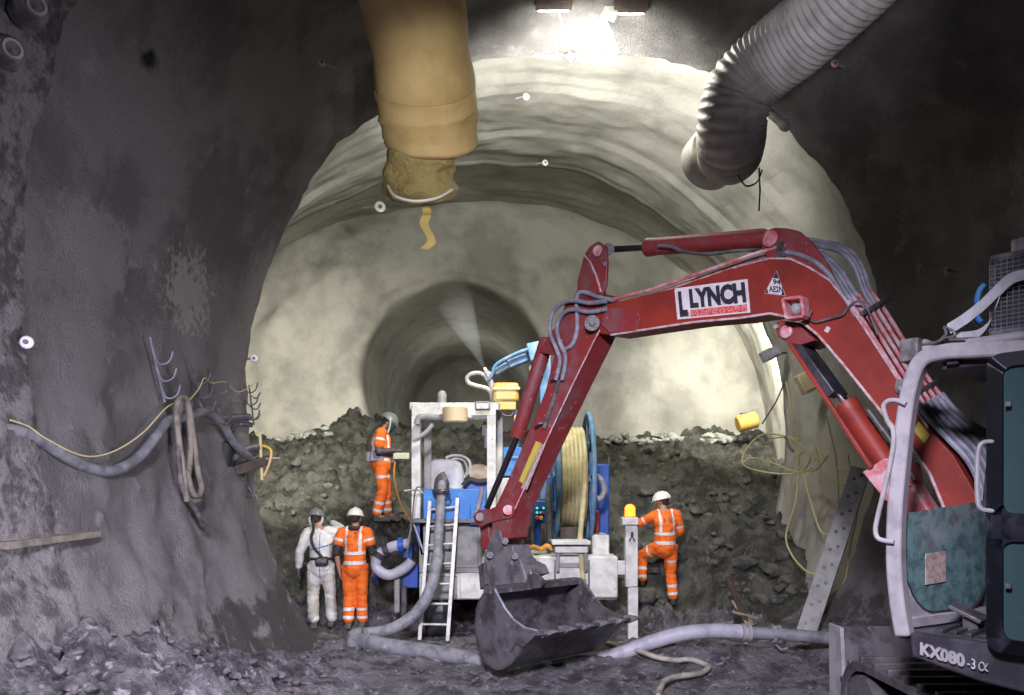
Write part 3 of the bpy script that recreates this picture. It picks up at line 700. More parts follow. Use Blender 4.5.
# door slid back along the cab side
def ringframe(pl, th, depth, b, ext):
    c = sum(pl, V((0,0,0)))/len(pl); n = len(pl)
    inn = []
    for i, q in enumerate(pl):
        a = (pl[i-1]-q).normalized(); d2 = (pl[(i+1)%n]-q).normalized(); inn.append(q+(a+d2)*th)
    for i in range(n):
        j = (i+1)%n; b.prism([pl[i], pl[j], inn[j], inn[i]], ext)
    return inn
def rrect(s0, s1, z0, z1, r, w):
    out = []
    for cx, cz, a0 in ((s0-r, z0+r, 0), (s0-r, z1-r, 90), (s1+r, z1-r, 180), (s1+r, z0+r, 270)):
        for k in range(6):
            a = math.radians(a0+(-90 if a0 == 0 else -90)+18*k); out.append(E(cx+r*math.cos(a), w, cz+r*math.sin(a)))
    return out
b = B()
for z0, z1 in ((1.06,1.69),(1.69,2.56)):
    o_ = rrect(-.36, -1.15, z0, z1, .07, 1.06); i_ = rrect(-.43, -1.08, z0+.07, z1-.07, .05, 1.06)
    for k in range(len(o_)): q = (k+1)%len(o_); b.prism([o_[k], o_[q], i_[q], i_[k]], W*.05)
b.prism([E(-.36,1.06,1.13), E(-.36,1.06,2.49), E(-.43,1.06,2.49), E(-.43,1.06,1.13)], W*.05); b.prism([E(-.38,1.06,1.63), E(-.38,1.06,1.75), E(-1.1,1.06,1.75), E(-1.1,1.06,1.63)], W*.05)
inn = [E(-.42,1.06,1.12), E(-.42,1.06,2.5), E(-1.09,1.06,2.5), E(-1.09,1.06,1.12)]
dr = b.build('door', 'navy', ex)
b = B(); b.prism([q+W*.02 for q in inn], W*.006); b.build('door_glass', 'doorglass', dr)
b = B(); b.tube(spl([E(-.39,1.10,2.12), E(-.345,1.13,2.11), E(-.33,1.14,2.04), E(-.33,1.14,1.84), E(-.345,1.13,1.78), E(-.39,1.10,1.77)]), .012, 8); b.build('door_handle', 'cabgrey', dr)
for z in (1.4, 2.3):
    b = B(); b.obox(E(-.46,1.12,z), U*.012, W*.008, Z*.012); b.build('door_bolt', 'steel', dr)
# skirt with model lettering
sk = [E(.03,1.04,1.10), E(.03,1.04,.94), E(-.15,1.04,.90), E(-2.5,1.04,.72), E(-2.5,1.04,1.08), E(-.4,1.04,1.04)]
b = B(); b.prism([E(.04,1.03,1.09), E(.03,1.03,.955), E(-.3,1.03,.88), E(-2.5,1.03,.66), E(-2.5,1.03,1.06)], W*-2.0); b.build('body_skirt', 'skirt', ex, bevel=.015)
a = EX(921,654.5,1.035); c1 = EX(987,668,1.035); up = EX(922,638,1.035)
a = EX(921,650,1.035); xd = EX(987,665.5,1.035)-a; 
def skt(txt, x0, x1, y0, y1, h, m, bo_=.055):
    a = EX(x0, y0, 1.036); xd = EX(x1, y1, 1.036)-a; o = text_mesh(txt, 'model_lettering', a, xd, Z, h, xd.length, m, ex, bo_, .0)
    for vv in o.data.vertices: vv.co += W*.014
skt('KX080', 921, 966, 654.5, 667.5, .072, 'cabgrey'); skt('-3', 968, 976.5, 667, 669.5, .055, 'inkgrey', .02);
al = [(987.5,664),(984.5,669.5),(981.5,671),(979.3,668.5),(979.6,664.5),(982,662.8),(984.5,666),(986,670.5),(988,672)]
b = B(); b.tube(spl([EX(x, y-.5, 1.05) for x, y in al], 5), .0045, 6); b.build('model_lettering', 'cabgrey', ex)
# house and counterweight behind the cab
b = B(); hp = [(-1.05,1.02),(-2.2,.95),(-2.55,.6),(-2.7,0),(-2.55,-.6),(-2.2,-.95),(-1.05,-.98)]
b.prism([E(s, w, .78) for s, w in hp[0:]], Z*1.0); b.build('engine_house', 'redworn', ex, bevel=.05)
b = B(); b.prism([E(-.1,-.15,.85), E(-.1,-.95,.85), E(-1.1,-.95,.85), E(-1.1,-.15,.85)], Z*.75); b.build('side_cover', 'skirt', ex, bevel=.04)
b = B(); b.cyl((3.65,4.05,.52), (3.65,4.05,.85), .5, 32); b.build('slew_ring', 'steel', ex)
b = B(); b.prism([E(s, w, .9) for s, w in [(-.1,.14),(.28,.10),(.28,-.12),(-.1,-.16)]], Z*.55); b.build('boom_bracket', 'blackm', ex, bevel=.02)
# grab rail
b = B(); b.tube(spl([EX(x, y, 1.06) for x, y in [(906,404),(897,400.5),(888,401),(883.5,407),(887,420),(893,431),(893,447),(887,478),(878,515),(875.5,530),(878,538),(886,541),(894,542)]], 6), .0135, 10); b.build('grab_rail', 'cabgrey', ex)
# lamps on the cab corner
b = B(); c = EX(914,352,1.0); b.obox(EX(912,351,.95), U*.05, W*.05, Z*.065); b.obox(EX(926,347,.85), U*.10, W*.10, Z*.01); wl = b.build('cab_lamp', 'hosedk', ex, bevel=.01)
b = B(); b.tube([EX(921,346,.9), EX(935,352,.9)], .045, 12); b.build('lamp_body', 'cabgrey', wl)
b = B(); b.tube(spl([EX(903,392,.97), EX(900,388,.97), EX(902,380,.97)]), .03, 8); b.build('lamp_clamp', 'hosedk', wl)
# grille box strapped to the roof
gb = [E(-.30,.85,2.70), E(-.30,.20,2.70), E(-1.0,.20,2.70), E(-1.0,.85,2.70)]
b = B(); b.prism(gb, Z*.03)
for c_ in gb: b.beam(c_, c_+Z*.42, .03, .03)
b.prism([q+Z*.40 for q in gb], Z*.03)
gbx = b.build('roof_box', 'hosedk', ex, bevel=.005)
b = B(); b.prism([E(-.32,.83,2.72), E(-.32,.22,2.72), E(-.98,.22,2.72), E(-.98,.83,2.72)], Z*.38); b.build('box_core', 'blackm', gbx)
b = B()
for k in range(17):
    z = 2.735+.0225*k; b.tube([E(-.30,.855,z), E(-.30,.2,z)], .0016, 4); b.tube([E(-.30,.855,z), E(-1.0,.855,z)], .0016, 4)
for k in range(26):
    b.tube([E(-.30,.2+.026*k,2.71), E(-.30,.2+.026*k,3.1)], .0016, 4); b.tube([E(-.30-.027*k,.855,2.71), E(-.30-.027*k,.855,3.1)], .0016, 4)
b.build('wire_grille', 'hose', gbx)
b = B(); b.cyl(EX(1022,274,.6), EX(1022,240,.6), .05, 16); b.build('exhaust_stub', 'cabgrey', ex)
def ribbon(pts, wd, b, th=.004):
    pts = spl(pts, 5); vs = []
    for i, p in enumerate(pts): vs += [p-V(wd)/2, p+V(wd)/2]
    fs = [(2*i, 2*i+1, 2*i+3, 2*i+2) for i in range(len(pts)-1)]; n = len(vs)
    nrm = (pts[-1]-pts[0]).cross(V(wd)).normalized()*th
    vs += [v+nrm for v in vs]; fs += [(n+2*i, n+2*i+2, n+2*i+3, n+2*i+1) for i in range(len(pts)-1)]
    fs += [(2*i, 2*i+2, n+2*i+2, n+2*i) for i in range(len(pts)-1)]+[(2*i+1, n+2*i+1, n+2*i+3, 2*i+3) for i in range(len(pts)-1)]
    b.add(vs, fs)
b = B(); ribbon([EX(949,329,.93)+Z*0, EX(965,319,.92), EX(985,303,.91), EX(1003,285,.9), EX(1015,277,.9), EX(1030,274,.9)], Z*.055+U*.02, b); st = b.build('roof_strap', 'strap', ex)
b = B(); ribbon([EX(953,337,.88), EX(975,335,.88), EX(988,325,.89), EX(996,308,.9), EX(1003,290,.9), EX(1024,273,.88)], Z*.05-U*.02, b); b.build('strap_tail', 'strap', st)
b = B(); b.tube(spl([EX(x, y, .93) for x, y in [(939,341),(946,334),(944,327),(953,331),(954,336),(945,338),(938,342)]], 6), .008, 8); b.build('strap_hook', 'steel', st)
b = B(); b.tube(spl([EX(x, y, .9) for x, y in [(985,284),(979,292),(977,305),(978,318),(982,322)]]), .014, 8); b.build('blue_handle', 'blue', gbx)
b = B(); b.beam(EX(950,340,.93), EX(1024,338,.93), .05, .02); b.build('roof_rack_rail', 'hosedk', ex, bevel=.004)

# ---- undercarriage: two tracks pointing up the tunnel, and the dozer blade
def track(x0, x1, name='track'):
    b = B(); y0, y1, r, zc = 2.7, 5.45, .31, .33; loop = []
    for k in range(9): a = -PI/2+PI*k/8; loop.append((y1+r*math.cos(a), zc+r*math.sin(a)))
    for k in range(9): a = PI/2+PI*k/8; loop.append((y0+r*math.cos(a), zc+r*math.sin(a)))
    n = len(loop); inn = [(y+(0 if 0 else (4.07-y)*.05), zc+(z-zc)*.8) for y, z in loop]
    vs = [V((x0, y, z)) for y, z in loop]+[V((x1, y, z)) for y, z in loop]+[V((x0, y, z)) for y, z in inn]+[V((x1, y, z)) for y, z in inn]
    fs = []
    for i in range(n):
        j = (i+1)%n; fs += [(i, j, n+j, n+i), (2*n+i, 3*n+i, 3*n+j, 2*n+j), (i, 2*n+i, 2*n+j, j), (n+i, n+j, 3*n+j, 3*n+i)]
    b.add(vs, fs)
    L = sum((V((0,*loop[i]))-V((0,*loop[(i+1)%n]))).length for i in range(n)); m = 38
    pts = [V(((x0+x1)/2, *q)) for q in loop]; pts.append(pts[0]); acc = 0; nxt = 0
    for i in range(n):
        a, c = pts[i], pts[i+1]; l = (c-a).length; t = (c-a).normalized(); nn = V((1,0,0)).cross(t)
        if nn.dot(a-V((a.x, 4.07, zc))) < 0: nn = -nn
        while nxt < acc+l:
            q = a+t*(nxt-acc); b.obox(q+nn*.015, V((1,0,0))*(x1-x0)/2*.98, t*.022, nn*.022); nxt += L/m
        acc += l
    o = b.build(name, 'steel', ex, bevel=.006)
    for y in (2.75, 5.4): 
        w_ = B(); w_.cyl((x0-.01, y, zc), (x1+.01, y, zc), .22, 24); w_.build('sprocket', 'steel', o)
    for k in range(4):
        w_ = B(); w_.cyl((x0+.03, 3.3+k*.5, .2), (x1-.03, 3.3+k*.5, .2), .1, 16); w_.build('roller', 'steel', o)
    w_ = B(); w_.box((x0+.08, 2.9, .2), (x1-.08, 5.2, .45)); w_.build('track_frame', 'redworn', o)
    return o
track(2.52, 2.97); track(4.33, 4.78)
b = B(); b.box((2.9,3.3,.3),(4.4,4.8,.56)); b.build('undercarriage_frame', 'steel', ex, bevel=.02)
b = B(); prof = [(6.12,.76),(6.02,.62),(5.98,.45),(6.00,.28),(6.10,.10),(6.05,.09),(5.95,.28),(5.93,.45),(5.97,.63),(6.08,.79)]
b.prism([V((2.62, y, z)) for y, z in prof], V((2.06,0,0))); bl = b.build('dozer_blade', 'steel', ex, bevel=.005)
for x in (2.60, 4.66):
    b = B(); b.prism([V((x, y, z)) for y, z in [(6.16,.80),(5.94,.80),(5.90,.45),(5.94,.1),(6.14,.1)]], V((.03,0,0))); b.build('blade_end_plate', 'cabgrey', bl, bevel=.004)
for x in (3.1, 4.1):
    b = B(); b.beam((x,5.95,.4),(x,4.7,.42),.12,.16); b.build('blade_arm', 'redworn', bl, bevel=.01)
# ------------------------------------------------------------------ ventilation ducts
yd = thing('ventilation_duct', 'wide yellow fabric ventilation duct hanging from the roof with a crumpled end', 'duct', P(430,150,6.85))
path = [P(375,-110,5.3), P(412,0,6.07), P(424,75,6.5), P(428,118,6.7)]
b = B(); pts = spl(path, 12); n_ = len(pts)
def wobbly(pts, rad, n, amp, b, thick=.012, sc=3.):
    m = len(pts); ring = []
    t0 = (pts[1]-pts[0]).normalized(); u = V((1,0,0)); u = (u-t0*u.dot(t0)).normalized()
    for i in range(m):
        t = (pts[min(i+1,m-1)]-pts[max(i-1,0)]).normalized(); u = (u-t*u.dot(t)).normalized(); w = t.cross(u); r0 = rad(i/(m-1))
        for q in (0, 1):
            pass
        ring.append([pts[i]+(r0*(1+amp*noise.noise(V((math.cos(2*PI*k/n)*1.6, i/m*sc, math.sin(2*PI*k/n)*1.6)))))*(math.cos(2*PI*k/n)*u+math.sin(2*PI*k/n)*w) for k in range(n)])
    cen = pts
    inn = [[cen[i]+(q-cen[i])*(1-thick/max(.05,(q-cen[i]).length)) for q in ring[i]] for i in range(m)]
    base = len(b.v); vs = [q for r in ring for q in r]+[q for r in inn for q in r]; N_ = m*n; fs = []
    for i in range(m-1):
        for k in range(n):
            k2 = (k+1)%n; fs += [(i*n+k, i*n+k2, (i+1)*n+k2, (i+1)*n+k), (N_+i*n+k, N_+(i+1)*n+k, N_+(i+1)*n+k2, N_+i*n+k2)]
    for k in range(n):
        k2 = (k+1)%n; fs += [(k, N_+k, N_+k2, k2), ((m-1)*n+k, (m-1)*n+k2, N_+(m-1)*n+k2, N_+(m-1)*n+k)]
    b.add(vs, fs)
wobbly(pts, lambda t: .425+.01*math.sin(t*20), 40, .05, b)
b.build('duct_body', 'ducty', yd, smooth=60)
b = B(); wobbly(spl([P(426,88,6.55), P(428,110,6.68), P(431,132,6.80), P(432,146,6.88)], 8), lambda t: .438+.012*math.sin(t*7)-.05*max(0,t-.85)/.15, 44, .06, b, sc=5)
b.build('duct_collar', 'ducty', yd, smooth=60)
b = B(); wobbly(spl([P(424,135,6.75), P(421,160,6.86), P(420,180,6.95), P(421,192,7.02)], 8), lambda t: .30+.035*sm((t-.3)/.4)+.012*math.sin(t*9), 44, .17, b, sc=6)
b.build('duct_sock', 'ductsock', yd, smooth=60)
b = B(); b.tube(spl([P(388,186,6.75),P(395,196,6.6),P(415,201,6.55),P(437,198,6.6),P(452,190,6.75)]), .012, 6); b.build('tie_cord', 'wcable', yd)
b = B(); ribbon([P(423,200,6.9), P(427,212,6.88), P(424,224,6.86), P(430,236,6.85), P(431,243,6.85), P(424,249,6.85)], V((.075,.03,0)), b, .004); b.build('loose_ribbon', 'ribbon', yd)

sd = thing('flexible_duct', 'ribbed grey flexible air duct with an elbow hanging at upper right', 'duct', P(728,150,7.2))
def ribbed(path, r, n, pitch, amp, b):
    pts = spl(path, 30); L = [0]
    for i in range(1, len(pts)): L.append(L[-1]+(pts[i]-pts[i-1]).length)
    m = int(L[-1]/pitch*6); out = []; rs = []; j = 0
    for k in range(m+1):
        t = L[-1]*k/m
        while j < len(L)-2 and L[j+1] < t: j += 1
        out.append(pts[j].lerp(pts[j+1], (t-L[j])/max(1e-9, L[j+1]-L[j]))); rs.append(r*(1+amp*math.cos(2*PI*t/pitch))+.012*noise.noise(V((t*2,0,0))))
    b.tube(out, rs, n, caps=True)
b = B(); ribbed([P(905,-70,5.6), P(843,-4,6.1), P(800,36,6.5), P(763,66,6.8), P(740,92,6.95), P(732,120,7.05), P(731,140,7.2), P(730,150,7.5), P(731,150,7.9)], .315, 36, .06, .035, b)
b.build('duct_hose', 'ductr', sd, smooth=80)
b = B(); b.lathe([(.28,0),(.30,.03),(.30,.22),(.28,.25)], P(717,152,7.75), (-.25,1,-.15), 30); b.build('end_collar', 'ductr', sd)
for p_ in ((752,75,6.95),(735,118,7.0)):
    pass
b = B(); b.tube(spl([P(738,175,7.2),P(746,186,7.2),P(757,182,7.2),P(762,170,7.2)]), .008, 6); b.build('tie_wire', 'hosedk', sd)
b = B(); b.tube([P(759,168,7.3), P(760,190,7.3), P(759,211,7.3)], .008, 6); b.build('dangling_cord', 'hosedk', sd)
pv = thing('steel_pipe', 'short straight metal pipe behind the ribbed air duct', 'pipe', P(775,118,8.3))
b = B(); b.cyl(P(760,104,8.5), P(787,128,8.2), .045, 14); b.build('pipe_body', 'alu', pv)
b = B(); b.lathe([(.06,0),(.06,.05)], P(783,124,8.25), P(787,128,8.2)-P(760,104,8.5), 14); b.build('pipe_collar', 'alu', pv)

# ------------------------------------------------------------------ lamps
def flood(name, px0, px1, py, Y, label, cat='floodlight', group=None):
    c = P((px0+px1)/2, py, Y); w_ = (px1-px0)/F*Y
    t = thing(name, label, cat, c+V((0,0,.12)), group)
    b = B(); b.obox(c, V((w_/2,0,0)), V((0,.16,0)), V((0,0,.045))); b.build('lamp_housing', 'rust', t, bevel=.008)
    b = B(); b.obox(c+V((0,.03,.0))+V((0,.14,-.01)), V((w_*.42,0,0)), V((0,.012,0)), V((0,0,.03))); b.build('lamp_lens', 'lampglow', t)
    for k in (-1, 1):
        b = B(); b.beam(c+V((k*w_*.4,0,.03)), c+V((k*w_*.4,0,.42)), .03, .01); b.build('bracket', 'steel', t)
    return t
flood('floodlight', 536, 573, -3, 8.1, 'brown floodlight housing at the top edge, the left one of two')
flood('floodlight', 615, 649, 0, 8.1, 'brown floodlight housing at the top edge, the right one of two')
wc = thing('white_cable', 'white cable slung in a low loop under the bright roof', 'cable', P(575,30,8.3))
b = B(); b.tube(spl([P(552,-4,8.3),P(557,8,8.3),P(565,30,8.3),P(576,48,8.3),P(587,42,8.3),P(596,28,8.3),P(602,14,8.3),P(606,-2,8.3)], 8), .010, 6); b.build('cable_run', 'wcable', wc)
b = B()
for q in ([(600,18),(597,36),(599,52),(606,62),(612,55),(607,30),(603,18)], [(604,18),(612,34),(616,50),(610,62),(602,56),(600,40),(602,20)]):
    b.tube(spl([P(x, y, 8.3) for x, y in q], 6), .010, 6)
b.build('coiled_tail', 'wcable', wc)
cb = thing('junction_box', 'small pale box hanging in the white cable loops', 'box', P(608,15,8.3))
b = B(); b.obox(P(610,13,8.25), V((.07,0,-.03)), V((0,.05,0)), V((.02,0,.05))); b.build('box_body', 'white', cb, bevel=.006)
b = B(); b.tube([P(604,-12,8.25), P(606,8,8.25)], .012, 6); b.build('conduit', 'wcable', cb)
cs = thing('roof_sensor', 'little grey box on a thin white drop cord under the roof', 'sensor', P(571,57,9.0))
b = B(); b.obox(P(571,57,9.3), V((.05,0,-.02)), V((0,.04,0)), V((.02,0,.035))); b.build('sensor_body', 'hose', cs, bevel=.005)
b = B(); b.tube([P(557,12,8.6), P(557,40,8.7), P(557,53,8.8)], .006, 6); b.tube([P(557,53,8.8), P(566,56,9.2)], .006, 6); b.build('drop_cord', 'wcable', cs)
def drumlamp(name, px, py, Y, r, l, rot, m, label, face=(0,-1,0)):
    c = P(px, py, Y); ax = V(rot).normalized(); t = thing(name, label, 'lamp', c-V((0,0,r)))
    b = B(); b.lathe([(r*.85,0),(r,.02),(r,l-.02),(r*.85,l)], c-ax*l/2, ax, 20); b.build('lamp_shell', m, t)
    b = B(); b.lathe([(r*1.04,0),(r*1.04,.03)], c-ax*l*.3, ax, 20); b.build('band', m, t)
    b = B(); b.obox(c+V((0,.04,r)), V((l*.3,0,0)), V((0,.03,0)), V((0,0,.02))); b.build('foot_bracket', 'steel', t)
    return t
drumlamp('work_lamp', 747, 422, 15.0, .17, .40, (1,0,.25), 'amber', 'amber drum shaped lamp lying on top of the muck heap')
def boxlamp(px, py, Y, size, m, label, tilt=.3):
    c = P(px, py, Y); t = thing('wall_lamp', label, 'lamp', c)
    a = V((math.cos(tilt),0,math.sin(tilt))); u = V((-math.sin(tilt),0,math.cos(tilt)))
    b = B(); b.obox(c, a*size[0], V((0,size[1],0)), u*size[2]); b.build('lamp_box', m, t, bevel=.015)
    b = B(); b.obox(c-V((0,size[1]+.005,0)), a*size[0]*.8, V((0,.006,0)), u*size[2]*.75); b.build('lamp_front', m, t)
    b = B(); b.tube([c+V((0,0,0)), c+V((.35,.15,.05))], .02, 8); b.build('wall_arm', 'steel', t)
    return t
boxlamp(770, 354, 12.2, (.15,.08,.09), 'hose', 'grey box lamp on the bright right wall under the boom', .45)
boxlamp(805, 383, 11.0, (.09,.08,.15), 'creamlamp', 'cream box lamp on the right wall below the boom cylinder', .45)
hw = thing('hanging_wire', 'thin black wire running down the bright right wall to the muck', 'wire', P(762,424,12.8))
b = B(); b.tube([P(784,384,12.6), P(776,402,12.7), P(762,424,12.9)], .012, 6); b.build('wire_run', 'blackm', hw)

# ------------------------------------------------------------------ survey targets on the walls
def target(px, py, Y, r, label, m='target', arm=-1, group=None):
    c = P(px, py, Y); t = thing('survey_target', label, 'survey target', c, group)
    b = B(); b.lathe([(r,0),(r,.012),(r*.8,.02)], c, (.3,-1,0), 20); b.build('disc', m, t)
    b = B(); b.lathe([(r*.38,0),(r*.38,.01)], c+V((.006,-.02,0)), (.3,-1,0), 14); b.build('centre_dot', 'hosedk', t)
    b = B(); b.beam(c+V((arm*r*.8,0,0)), c+V((arm*r*3.2,.05,0)), .02, .02); b.build('stem', 'cabgrey', t)
    return t
target(27, 342.5, 4.95, .042, 'white round survey target with a short stem at far left')
target(254, 358.5, 9.2, .045, 'small grey survey target where the left wall meets the bright headwall')
target(526, 97, 10.2, .045, 'small white target on the roof left of centre below the floodlights')
target(545, 163, 12.4, .05, 'small white target on the pale roof band above the pilot tunnel')
target(947, 271, 6.9, .04, 'pink round survey target on the dark right wall above the cab', 'pinkt', 1)
target(834, 64, 7.6, .04, 'tiny pink target on the dark roof right of the ribbed duct', 'pinkt', 1)
target(322, 63, 6.3, .03, 'tiny pink target on the dark roof left of the yellow duct', 'pinkt', 1)
target(380, 207, 14.0, .10, 'pale target on the roof band left of the yellow ribbon')

# pipe stubs in the rough left edge
for px, py, Y, lb in ((15,47,4.55,'grey pipe stub poking out of the rough wall at upper left'), (39,3,4.5,'pipe stub poking out of the rough wall in the top left corner')):
    c = P(px, py, Y); t = thing('pipe_stub', lb, 'pipe', c)
    ax = V((.75,-.6,-.1)).normalized()
    b = B(); b.lathe([(.058,-.25),(.058,-.03),(.042,-.03),(.042,-.2)], c, ax, 20); b.build('pipe_wall', 'cabgrey', t)
    b = B(); b.lathe([(.10,-.22),(.095,-.10),(.07,-.06)], c, ax, 20); b.build('grout_collar', 'shot_rough', t)

# ------------------------------------------------------------------ left wall: hook racks, hoses, plank, tool bracket
def wallY(px):     # the left wall surface distance for a photo column (wall plane from (-3.25,5) to (-3.1,9))
    lo, hi = 3.5, 9.2
    for _ in range(40):
        m_ = (lo+hi)/2; xw = -3.16-.15*(9-m_)/4
        if (px-512)/F*m_ < xw: hi = m_
        else: lo = m_
    return lo
def WP(px, py, off=.0):
    off += .05
    Y = wallY(px); p = P(px, py, Y); return p+V((off, 0, 0))
racks = [((136,337),(149,402),[.22,.48,.75],'hook rack on the left wall holding the coiled hose, nearest the camera'),
         ((178,359),(186,405),[.3,.6,.9],'second hook rack from the left on the left wall'),
         ((200,369),(204,425),[.25,.5,.8],'middle one of the five hook racks on the left wall'),
         ((232,368),(234,418),[.3,.55,.85],'fourth hook rack from the left beside the tool bracket')]
for (x0,y0),(x1,y1),hk,lb in racks:
    a = WP(x0,y0,.07); c = WP(x1,y1,.09); t = thing('hook_rack', lb, 'hook rack', c, 'hook racks on the left wall')
    b = B(); b.tube([a, c], .010, 6); b.build('rack_bar', 'hosedk' if x0 != 136 else 'hose', t)
    for f in hk:
        q = a.lerp(c, f); s_ = .085
        b = B(); b.tube(spl([q, q+V((.03,.02,-.10*s_/.085*.9)), q+V((.07,.05,-.10)), q+V((.11,.08,-.06)), q+V((.125,.10,.02))]), .008, 6); b.build('hook', 'hosedk' if x0 != 136 else 'hose', t)
c = P(256,420,9.0); t = thing('hook_rack', 'hook rack at the end of the left wall against the bright headwall', 'hook rack', c, 'hook racks on the left wall')
b = B(); b.tube([P(249,385,8.85), P(254,425,8.9)], .010, 6); b.build('rack_bar', 'hosedk', t)
for y in (398, 409, 419):
    q = P(250, y-3, 8.9); b = B(); b.tube(spl([q, q+V((.06,-.02,-.04)), q+V((.10,-.02,-.03)), q+V((.13,-.02,.03))]), .009, 6); b.build('hook', 'hosedk', t)

wh = thing('wall_hose', 'thick grey hose slung along the left wall over the hooks', 'hose', WP(100,470,.1))
b = B(); b.tube(spl([WP(x, y, .10) for x, y in [(-30,428),(0,433),(21,442),(45,457),(69,468),(85,471),(100,469),(121,457),(141,434),(152,421),(172,417),(190,412),(207,423),(221,444),(235,456),(243,462)]], 7), [.042]*0 or .044, 12); b.build('hose_run', 'slurry', wh)
ch = thing('coiled_hose', 'loop of brown hose hanging from the nearest hook rack', 'hose', WP(165,500,.15))
for pts in ([(160,501),(156,470),(151,435),(149,410),(152,399),(158,398),(162,406),(166,430),(172,470),(176,488),(172,496),(166,492),(160,470)],
            [(154,402),(152,440),(155,480),(162,498),(170,508),(175,518),(179,526)],
            [(163,404),(166,440),(164,470),(160,490),(166,501),(174,500)]):
    b = B(); b.tube(spl([WP(x, y, .17+.02*len(pts)/10) for x, y in pts], 6), .026, 10); b.build('hose_loop', 'hosedk' if len(pts) == 7 else 'wood', ch)
b = B(); b.cyl(WP(178,523,.2), WP(181,528,.2), .035, 12); b.build('hose_coupling', 'steel', ch)
yc = thing('thin_cable', 'thin yellow cable sagging between the hook racks on the left wall', 'cable', WP(100,445,.1))
b = B(); b.tube(spl([WP(x, y, .14) for x, y in [(-20,420),(0,427),(20,440),(58,456),(90,451),(121,432),(147,406),(166,402),(179,389),(185,378),(193,383),(207,382),(221,392),(238,383),(245,372)]], 6), .006, 6); b.build('cable_run', 'ycable', yc)
# tool bracket
tb = thing('tool_bracket', 'rusty bracket with clamps and pipes near the end of the left wall', 'bracket', P(245,470,8.7))
b = B(); b.cyl(P(208,419,8.2), P(250,417,8.6), .04, 12); b.build('cross_bar', 'steel', tb)
b = B(); b.beam(P(232,471,8.5), P(266,460,8.8), .20, .11); b.build('shelf_box', 'rust', tb, bevel=.01)
b = B(); b.tube(spl([P(228,441,8.4),P(233,428,8.5),P(240,424,8.6),P(252,425,8.6)]), .03, 8); b.build('bent_tube', 'steel', tb)
b = B(); b.tube(spl([P(222,452,8.3),P(232,458,8.4),P(243,451,8.55),P(258,447,8.7)]), .045, 10); b.build('hose_tail', 'hosedk', tb)
b = B(); b.obox(P(222,455,8.35), V((.12,.03,0)), V((0,.12,0)), V((.02,0,.15))); b.build('tool_bag', 'blackc', tb, bevel=.04)
b = B(); b.beam(P(200,432,8.1), P(203,446,8.1), .07, .05); b.build('red_tag_box', 'rust', tb, bevel=.01)
b = B(); b.tube(spl([P(256,447,8.7),P(264,446,8.7),P(271,451,8.7),P(269,464,8.7),P(264,476,8.7)]), .016, 8); b.build('yellow_hook', 'amber', tb)
b = B(); b.tube([P(257,432,8.7), P(260,434,8.7), P(262,480,8.7)], .018, 8); b.build('cream_rod', 'ycable', tb)
b = B(); b.tube([P(262,459,8.7), P(280,458,8.7)], .012, 8); b.build('bolt_rod', 'alu', tb)
for q in ((243,478),(248,492),(240,496)):
    b = B(); b.tube(spl([P(q[0],q[1]-5,8.6), P(q[0]+3,q[1],8.6), P(q[0]-3,q[1]+3,8.6)]), .008, 6); b.build('hook', 'steel', tb)
b = B(); b.tube([P(205,425,8.1), P(212,444,8.2), P(224,462,8.3)], .02, 8); b.tube([P(238,470,8.6), P(242,500,8.6)], .025, 8); b.build('strut', 'steel', tb)
# plank shelf
pk = thing('plank_shelf', 'weathered plank shelf sticking out of the left wall at far left', 'shelf', P(40,548,4.9))
b = B(); b.beam(P(-20,546,4.45), P(78,534,5.45), .34, .045); b.build('plank', 'wood', pk, bevel=.005)
b = B(); b.beam(P(28,538,4.9), P(50,535,5.1), .10, .03); b.beam(P(40,530,5.1), P(66,533,5.3), .03, .02); b.build('timber_scrap', 'wood', pk, bevel=.004)
b = B(); b.beam(P(20,548,4.7)+V((-.1,0,0)), P(20,566,4.7)+V((-.35,0,-.1)), .05, .05); b.build('shelf_strut', 'wood', pk, bevel=.004)

# ------------------------------------------------------------------ ground hoses
sh = thing('slurry_hose', 'thick mud caked hose dropping from the machine and bending along the floor', 'hose', P(365,645,9.2))
b = B(); b.tube(spl([P(442,484,9.95),P(441,497,9.75),P(439,529,9.6),P(437,560,9.45),P(430,590,9.35),P(417,612,9.3),P(398,626,9.2),P(380,632,9.1),P(362,634,9.0)], 7), [.062]*20+[.075]*37, 16); b.build('hose_drop', 'slurry', sh)
b = B(); b.tube(spl([P(357,640,9.0),P(372,643,8.85),P(394,647,8.7),P(437,653,8.5),P(469,659,8.3),P(500,664,8.2)], 7), .092, 16); b.build('hose_floor_run', 'slurry', sh)
b = B(); b.tube(spl([P(364,634,9.05),P(355,636,9.05),P(354,643,9.0),P(362,642,8.95)], 6), .09, 16); b.lathe([(.11,0),(.11,.06)], P(366,642,8.9), (1,-.2,0), 16); b.build('hose_elbow', 'slurry', sh)
b = B(); b.lathe([(.10,0),(.115,.02),(.115,.05),(.10,.07)], P(441,494,9.8), (0,-.1,1), 18); b.build('pipe_clamp', 'blackm', sh)
b = B(); b.tube(spl([P(438,496,9.75),P(448,500,9.7),P(450,494,9.75)]), .012, 6); b.build('clamp_wire', 'blackm', sh)
sp = thing('supply_pipe', 'pale grey hose arching from under the bucket to the dozer blade', 'hose', P(690,645,8.2))
hp = spl([P(548,666,8.3),P(572,663,8.3),P(600,659,8.3),P(622,653,8.25),P(649,643,8.25),P(681,634,8.2),P(712,631,8.2),P(742,632,8.2)], 7)
b = B(); b.tube(hp, .082, 18, caps=False); b.tube([hp[0], hp[1]], .066, 18); b.build('hose_body', 'slurry_pale', sp)
